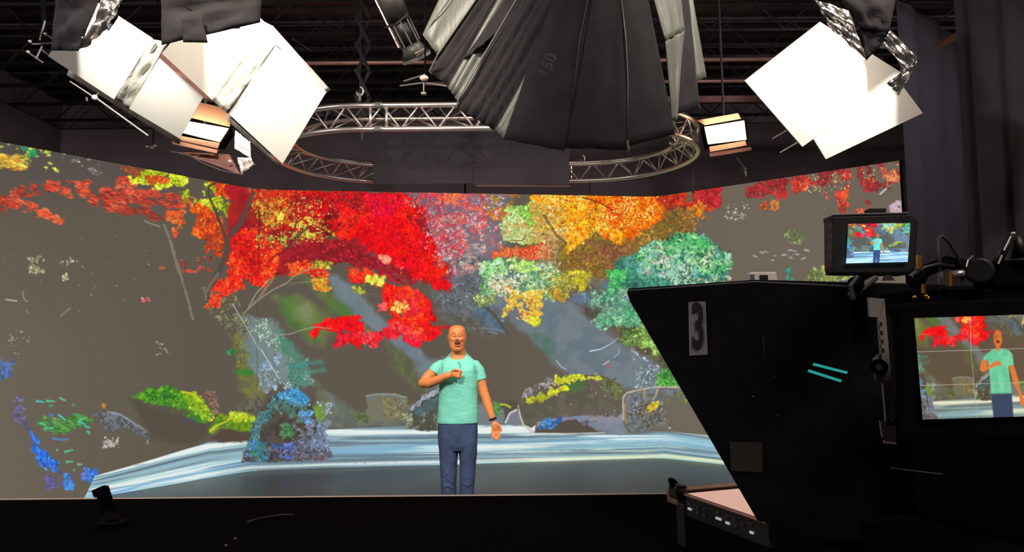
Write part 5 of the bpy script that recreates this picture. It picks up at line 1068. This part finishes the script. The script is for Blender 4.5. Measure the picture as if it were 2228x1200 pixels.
for k in range(4): MB().box(at(1806, 492+k*22, 1.142), (.005, .004, .009)).build('side_button', 'dgrey', sm_)
MB().cyl(at(1890, 598, 1.165), at(1868, 634, 1.262), .012, 12).build('tilt_arm', 'dgrey', sm_); MB().cyl(at(1905, 600, 1.16), at(1850, 645, 1.17), .007, 10).build('brace_bar', 'grey', sm_)
MB().ball(at(1862, 618, 1.16), .013, 7).build('tilt_knob', 'blackm', sm_, smooth=True); MB().tube([at(1866, 600, 1.15), at(1850, 622, 1.15), at(1856, 650, 1.15)], .004, 8).build('lock_lever', 'dgrey', sm_)
MB().slab([at(1925, 598, 1.15), at(1918, 610, 1.15), at(1945, 610, 1.15), at(1935, 598, 1.15)], .004).build('bracket_plate', 'dgrey', sm_)
# top handle, rods, cables and connectors
hd = thing('camera_handle', at(2100, 620, 1.05), 'black handle with round knob on top of the studio camera', 'camera handle')
MB().box(at(2105, 655, 1.05), (.22, .08, .03)).build('top_plate', 'blackm', hd, bevel=.004)
MB().tube([at(1990, 625, 1.02), at(2010, 590, 1.02), at(2060, 570, 1.02), at(2110, 580, 1.02)], .009, 10).build('grip_arch', 'blackm', hd, smooth=True)
MB().cyl(at(2070, 598, 1.0), at(2112, 592, 1.0), .0055, 12).build('chrome_rod', 'alu', hd, smooth=True)
MB().cyl(at(2128, 590, 1.03), at(2132, 588, .985), .0175, 20).build('round_knob', 'black', hd, bevel=.003)
MB().tube([at(2103, 580, .985), at(2107, 565, .985), at(2117, 556, .985)], .0012, 6).build('knob_highlight_rim', 'alu', hd)
MB().tube([at(2168, 575, 1.0), at(2185, 540, 1.0), at(2203, 510, 1.0), at(2215, 512, 1.0), at(2222, 560, 1.0)], [.006, .006, .005, .007, .012], 10).build('zoom_lever', 'black', hd, smooth=True)
for a, b in (((2172, 574), (2180, 555)), ((2184, 545), (2200, 513))): MB().cyl(at(a[0], a[1], .992), at(b[0], b[1], .992), .0014, 6).build('lever_edge', 'alu', hd)
MB().ball(at(2205, 508, .99), .003, 6).build('lever_tip', 'alu', hd, smooth=True)
MB().box(at(2190, 600, 1.03), (.07, .05, .04)).build('lens_motor', 'blackm', hd, bevel=.006)
cbx = thing('cable_bundle', at(2040, 600, 1.0), 'grey cable loop rising above the camera beside brass connectors', 'cable')
MB().tube([at(2046, 615, 1.0), at(2044, 560, 1.0), at(2041, 518, 1.0), at(2050, 512, 1.0), at(2066, 528, 1.0), at(2085, 560, 1.01), at(2095, 610, 1.02)], .0022, 8).build('cable_loop', 'dgrey', cbx, smooth=True)
MB().cyl(at(2045, 592, .999), at(2047, 618, .999), .0036, 10).build('cable_boot', 'grey', cbx)
MB().tube([at(1990, 600, .98), at(2010, 582, .98), at(2040, 575, .98), at(2075, 580, .98)], .003, 8).build('black_cable', 'black', cbx, smooth=True)
for x, y0, y1 in ((2000, 555, 585), (2066, 592, 622), (2009, 618, 638)): MB().cyl(at(x, y0, 1.0), at(x, y1, 1.0), .0036 if x != 2009 else .0025, 10).build('brass_connector', 'gold', cbx)
for x, y in ((1990, 646), (2015, 644), (2019, 648)): MB().ball(at(x, y, 1.0), .003, 6).build('brass_screw', 'gold', cbx, smooth=True)
MB().slab([at(1974, 598, .99), at(1985, 603, .99), at(2008, 590, .99), at(1995, 588, .99)], .003).build('connector_plate', 'grey', cbx)
# little white box on the hood
wb = thing('wireless_receiver', (T1+Vector((0, .03, .0))), 'little white box with a dark window on top of the teleprompter hood', 'receiver')
p = at(1656, 603, 1.45); MB().box((p.x, p.y, T1.z+.013), (.058, .03, .024), taper=.9).build('receiver_body', 'white', wb, bevel=.003)
MB().box((p.x+.0, p.y-.0155, T1.z+.0125), (.016, .002, .012)).build('dark_window', 'ink', wb); MB().box((p.x-.022, p.y-.0155, T1.z+.012), (.008, .002, .016)).build('end_cap', 'grey', wb)
# ---------------------------------------------------------------- desk in front
DZ = at(700, 1081, 2.2).z
dk = thing('control_desk', (-.9, 1.85, 0), 'long matt black desk across the bottom with a pale highlight strip on its back edge', 'desk')
xr = at(1458, 1083, 2.2).x
MB().box(((xr-3.0)/2, 1.78, DZ-.02), (xr+3.0, .84, .04)).build('desk_top', 'deskm', dk)
MB().box(((xr-3.0)/2, 2.207, DZ-.008), (xr+3.0, .012, .018)).build('back_edge_highlight', 'edge', dk)  # pale strip gives the desk's back edge its highlight by colour
MB().box(((xr-3.0)/2, 2.12, DZ/2-.02), (xr+2.9, .03, DZ-.04)).build('modesty_panel', 'deskm', dk)
for x in (-2.9, -1.3, xr-.1): MB().box((x, 1.75, DZ/2-.02), (.05, .6, DZ-.04)).build('leg_panel', 'deskm', dk)
MB().ball((xr-.004, 2.208, DZ+.0), .006, 6).build('corner_cap', 'alu', dk)
ec = thing('black_filler_box', (1.1, 1.95, 0), 'added black box filling the dark area below the prompter monitor, right of the desk', 'cabinet')
MB().box((1.1, 1.95, .49), (1.2, .9, .98)).build('filler_body', 'deskm', ec); MB().box((1.1, 1.95, .99), (1.22, .92, .02)).build('filler_top', 'deskm', ec)  # added black box keeps the lit floor from showing here
t = thing('desk_clamp', (at(228, 1140, 1.9).x, 1.9, DZ), 'short black angled post standing on the left of the black desk', 'clamp')
a0 = at(222, 1062, 1.95); MB().tube([Vector((at(252, 1165, 1.9).x, 1.88, DZ)), at(238, 1120, 1.93), a0], [.02, .019, .017], 8).build('post', 'blackm', t)
MB().box(at(217, 1068, 1.95), (.03, .02, .02), Matrix.Rotation(-.4, 3, 'Y')).build('post_head', 'blackm', t, bevel=.003); MB().cyl((at(252, 1165, 1.9).x, 1.88, DZ+.012), (at(252, 1165, 1.9).x, 1.88, DZ), .035, 16).build('foot', 'blackm', t)
def deskp(px, py): 
    d = at(px, py, 1)-Vector((0, 0, EYE)); k = (DZ+.003-EYE)/d.z; return Vector((0, 0, EYE))+d*k
tag(MB().tube([deskp(x, y) for x, y in ((538, 1135), (560, 1128), (590, 1122), (615, 1119), (640, 1119))], .0022, 6).build('reflection_arc', 'dgrey', smooth=True), 'thin curved reflection on the black desk', 'cable')  # thin grey tube stands in for a curved reflection on the desk
for i, (x, y) in enumerate(((512, 1173), (492, 1188))): tag(MB().ball(deskp(x, y)+UZ*.002, .0035, 6).build('desk_screw', 'grey', smooth=True), ['tiny grey screw head on the desk, the farther of two', 'tiny grey screw head on the desk, the nearer of two'][i], 'screw')
# ---------------------------------------------------------------- presenter
PY = 6.2
def J(px, py, off=0): return at(px, py, PY+off)
pp = thing('person', (J(997, 900).x, PY, 0), 'person with shaved head in seafoam t-shirt and navy trousers, hand on chest', 'person')
def ell(c, rx, ry, n=20, rot=0, tilt=0, p=2.0, drop=0):
    out = []
    for i in range(n):
        q = 2*math.pi*i/n; cx, sx = math.cos(q), math.sin(q)
        x = rx*math.copysign(abs(cx)**(2/p), cx); y = ry*math.copysign(abs(sx)**(2/p), sx)
        x, y = x*math.cos(rot)-y*math.sin(rot), x*math.sin(rot)+y*math.cos(rot)
        out.append(Vector(c)+Vector((x, y, x*tilt+y*drop)))
    return out
PXM = PY/1609
def remesh(mb, name, m, par, vox, smooth=4):
    o = mb.build(name, m, par, smooth=True)
    r = o.modifiers.new('unify', 'REMESH'); r.mode = 'VOXEL'; r.voxel_size = vox; r.use_smooth_shade = True
    if smooth: s = o.modifiers.new('soft', 'SMOOTH'); s.iterations = smooth; s.factor = .5
    return o
def col(rows, yc=0):   # rows: px, py, half width px, half depth m, y offset
    return [ell(J(r[0], r[1], r[4]), r[2]*PXM, r[3], 24, p=r[5], drop=r[6] if len(r) > 6 else 0) for r in rows]
b = MB()
# torso, neck
b.rings(col([(996, 960, 34, .09, .02, 2.2), (996, 900, 36, .09, .02, 2.2), (996, 850, 37, .095, .02, 2.2), (996, 810, 40, .1, .02, 2.2), (996, 790, 36, .075, .03, 2.2), (997, 780, 22, .06, .032, 2), (997, 772, 17, .055, .04, 2), (997, 760, 14.5, .055, .03, 2), (996, 745, 14, .06, .03, 2)]))
# head rings (skull and jaw)
hx = 994.5
b.rings(col([(hx+.5, 763, 7, .02, -.055, 2), (hx+.3, 760.5, 11, .042, -.038, 2.2), (hx, 755, 15.2, .064, -.018, 2.3), (hx, 746, 17.6, .082, -.002, 2.3), (hx, 736, 18.6, .094, .006, 2.3), (hx, 727, 18.8, .1, .01, 2.2), (hx, 719, 18.2, .099, .012, 2.1), (hx, 713, 16, .09, .014, 2), (hx, 709, 11.5, .066, .016, 2), (hx, 706.8, 5, .034, .018, 2)]))
# brow, nose, cheeks, chin, ears
b.tube([J(hx-12, 727, -.078), J(hx-5, 725.5, -.094), J(hx, 726.5, -.094), J(hx+5, 725.5, -.094), J(hx+12, 727, -.078)], .0048, 8)
b.tube([J(hx, 727, -.092), J(hx, 733, -.104), J(hx, 738.5, -.118)], [.0045, .0065, .0095], 8)
for s in (-1, 1):
    b.ball(J(hx+s*3.4, 738.6, -.103), (.0085, .01, .0065), 6); b.ball(J(hx+s*9, 737, -.072), (.022, .02, .018), 8)
    b.ball(J(hx+s*6.8, 730, -.084), (.0125, .008, .0062), 7)
    b.ball(J(hx+s*18.6, 732, .012), (.008, .02, .03), 7); b.ball(J(hx+s*6, 748, -.066), (.018, .018, .02), 7)
b.ball(J(hx, 757.5, -.066), (.022, .02, .014), 7)
b.tube([J(hx-6.8, 743.8, -.078), J(hx-3, 741.6, -.094), J(hx, 742.2, -.097), J(hx+3, 741.6, -.094), J(hx+6.8, 743.8, -.078)], .0052, 8)
b.tube([J(hx-6.3, 746.5, -.076), J(hx-3, 751.6, -.088), J(hx, 752.5, -.09), J(hx+3, 751.6, -.088), J(hx+6.3, 746.5, -.076)], .0055, 8)
# arm bent across the chest
b.tube([J(962, 794, .03), J(948, 803, .02), J(930, 820, .0), J(921, 834, -.02)], [.044, .045, .043, .041], 14)
b.tube([J(920, 832, -.02), J(934, 833, -.06), J(955, 825, -.11), J(972, 817, -.145), J(980, 815, -.15)], [.04, .043, .036, .028, .025], 14)
b.ball(J(920.5, 833, -.02), (.0415, .041, .041), 8); b.ball(J(1055, 860, .02), .0385, 8)
# fist over the chest
b.ball(J(990, 812.5, -.155), (.04, .022, .032), 8, Matrix.Rotation(.15, 3, 'Y'))
for i, (y0, y1) in enumerate(((805.5, 807), (810, 812), (814.5, 817), (818.5, 821))):
    x = 1001-i*1.1; b.tube([J(994-i, y0, -.165), J(x, y0+.5, -.172), J(x+3.2, y1, -.158), J(x+1, y1+2.5, -.142)], [.0098, .0098, .009, .0085], 8)
b.tube([J(983, 806, -.165), J(990, 803.5, -.178), J(997, 805, -.18)], [.011, .01, .009], 8)
# hanging arm
b.tube([J(1034, 797, .03), J(1043, 812, .03), J(1049, 840, .03), J(1055, 862, .02)], [.042, .043, .042, .039], 14)
b.tube([J(1055, 858, .02), J(1061, 878, .01), J(1069, 902, -.01), J(1073, 914, -.02)], [.0375, .038, .029, .023], 14)
b.ball(J(1078, 927, -.035), (.035, .016, .046), 8, Matrix.Rotation(-.25, 3, 'Y'))
for pts, r in (([(1071, 932), (1070.5, 943), (1072, 953)], .0085), ([(1075.5, 935), (1076, 947), (1078, 958)], .009), ([(1080.5, 935), (1082, 947), (1083, 958)], .009), ([(1085, 932), (1087, 943), (1087.5, 952)], .0085)):
    b.tube([J(x, y, -.035-.012*k) for k, (x, y) in enumerate(pts)], [r, r*.95, r*.8], 8)
b.tube([J(1081, 920, -.04), J(1088, 927, -.05), J(1091.5, 938, -.06)], [.013, .011, .0085], 8)
# legs and feet
for s, x in ((-1, 976), (1, 1016)):
    b.tube([J(x, 950, .02), J(x, 1010, .02), J(x, 1070, .03), J(x, 1140, .05)], [.075, .06, .05, .04], 14)
    ft = J(x, 1150, 0); b.tube([(ft.x, PY+.06, .07), (ft.x, PY-.02, .045), (ft.x, PY-.12, .03)], [.045, .042, .036], 10)
bd = remesh(b, 'body', 'skin', pp, .0052, 3)
# face details
for s in (-1, 1):
    MB().tube([J(hx+s*3.2, 730.6, -.0915), J(hx+s*6.6, 731.4, -.0945), J(hx+s*10.2, 730.4, -.083)], [.001, .0016, .001], 6).build('closed_eyelid', 'brow', pp, smooth=True)
    MB().tube([J(hx+s*3, 724.3, -.1), J(hx+s*7, 722.9, -.0985), J(hx+s*11.5, 724.8, -.086)], [.0012, .0022, .001], 6).build('eyebrow', 'brow', pp, smooth=True)
mo = MB().ball(J(hx+1, 746.8, -.0825), (.0245, .0115, .0105), 8).build('open_mouth', 'dark', pp, smooth=True)
MB().ball(J(hx+1, 744.4, -.0915), (.016, .003, .0022), 6).build('upper_teeth', 'teeth', mo, smooth=True)
MB().tube([J(hx-6, 744.2, -.083), J(hx-2.5, 742.4, -.0985), J(hx+1, 742.8, -.1005), J(hx+4, 742.4, -.0985), J(hx+8, 744.2, -.083)], .0024, 6).build('upper_lip', 'lips', pp, smooth=True)
MB().tube([J(hx-5.6, 748, -.083), J(hx-2.5, 750.8, -.0945), J(hx+1, 751.4, -.0965), J(hx+4.5, 750.8, -.0945), J(hx+7.4, 748, -.083)], .0034, 6).build('lower_lip', 'lips', pp, smooth=True)
# shirt
s_ = MB()
s_.rings(col([(996, 919, 44.5, .118, .02, 2.5), (996, 914, 44.5, .118, .02, 2.5), (996.5, 890, 43.5, .114, .02, 2.4), (997, 865, 41.8, .11, .02, 2.4), (997.5, 845, 41.2, .113, .02, 2.4), (997, 825, 42.5, .118, .02, 2.4), (997, 805, 44, .118, .02, 2.4), (997, 795, 44, .11, .025, 2.3), (997, 787, 39, .1, .03, 2.2), (997, 779, 30, .092, .034, 2.1, .15), (997, 773.5, 22, .08, .036, 2, .42), (997, 769.5, 16.8, .07, .038, 2, .7)]))
s_.tube([J(972, 793, .03), J(960, 795, .03), J(950, 801, .025), J(943, 810, .016)], [.045, .052, .053, .054], 16)
s_.tube([J(1022, 793, .03), J(1033, 795, .03), J(1041, 806, .03), J(1046, 826, .03)], [.045, .052, .053, .052], 16)
sh_ = remesh(s_, 't_shirt', 'shirt', pp, .0058, 4)
MB().tube([J(997, 769.8, .038)+Vector((17*PXM*math.cos(q), .071*math.sin(q), .071*math.sin(q)*.7)) for q in [i*.2618 for i in range(24)]], .0034, 6, closed=True).build('collar', 'shirtc', sh_, smooth=True)
MB().tube([J(991, 784, -.045), J(994, 788, -.072), J(997, 789.5, -.085), J(1000, 789, -.092)], .001, 5).build('necklace', 'ink', pp)
MB().tube([J(998, 786, -.098), J(1001, 792, -.105), J(1001, 800, -.11)], [.0022, .0026, .0015], 6).build('lapel_microphone', 'ink', pp)
MB().tube([J(963, 789, -.062), J(962.5, 798, -.078), J(960.5, 808, -.086)], .0022, 5).build('shoulder_seam', 'shirts', sh_); MB().tube([J(1031, 789, -.062), J(1032, 799, -.078), J(1034, 810, -.086)], .0022, 5).build('shoulder_seam', 'shirts', sh_)
# trousers
tr = MB()
tr.rings(col([(996, 912, 42.5, .112, .02, 2.4), (996, 930, 43, .115, .02, 2.4), (996, 950, 43, .115, .02, 2.4), (996, 966, 42, .108, .02, 2.4), (996, 978, 40.5, .09, .02, 2.4)]))
tr.rings([ell(J(x, y, yo), hw*PXM, hd, 20, p=2.3) for x, y, hw, hd, yo in ((976, 955, 20.5, .1, .02), (976, 985, 20.2, .098, .02), (976, 1010, 18.6, .09, .02), (976, 1035, 17.4, .085, .015), (976, 1060, 16.4, .08, .02), (977, 1085, 16.6, .08, .03), (977, 1118, 15.5, .076, .04))])
tr.rings([ell(J(x, y, yo), hw*PXM, hd, 20, p=2.3) for x, y, hw, hd, yo in ((1018, 955, 20.5, .1, .02), (1019, 985, 18.8, .098, .02), (1018, 1010, 17.4, .09, .02), (1017, 1035, 16.6, .085, .015), (1016, 1060, 15.6, .08, .02), (1015, 1085, 15.4, .08, .03), (1015, 1118, 14.8, .076, .04))])
for (a, c, e) in (((960, 1035), (973, 1030), (988, 1040)), ((961, 1046), (975, 1042), (988, 1050)), ((962, 1058), (975, 1056), (988, 1064)), ((1004, 1050), (1016, 1056), (1028, 1052)), ((996, 930), (997, 950), (998, 975))):
    tr.tube([J(*a, -.055), J(*c, -.068), J(*e, -.052)] if a[1] > 1000 else [J(*a, -.094), J(*c, -.098), J(*e, -.085)], [.002, .008, .002], 8)
remesh(tr, 'trousers', 'jeans', pp, .006, 4)
for x in (977, 1015):
    ft = J(x, 1150, 0); m = MB()
    m.rings([[(ft.x+w*math.cos(q), y+0, .05*0+h*(.5+.5*math.sin(q))) for q in [i*.5236 for i in range(12)]] for y, w, h in ((PY+.12, .03, .09), (PY+.08, .042, .115), (PY-.0, .045, .1), (PY-.08, .05, .07), (PY-.14, .046, .055), (PY-.17, .025, .03))]); m.build('shoe', 'shoe', pp, smooth=True)
wq = (J(1073, 914, -.02)-J(1069, 902, -.01)).normalized(); wc = J(1072.3, 911, -.018); uu_ = wq.cross(Vector((0, 1, 0))).normalized(); ww_ = uu_.cross(wq)
MB().tube([wc+uu_*.0285*math.cos(q)+ww_*.0275*math.sin(q) for q in [i*.3927 for i in range(16)]], .0065, 6, closed=True).build('wristband', 'ink', pp, smooth=True)
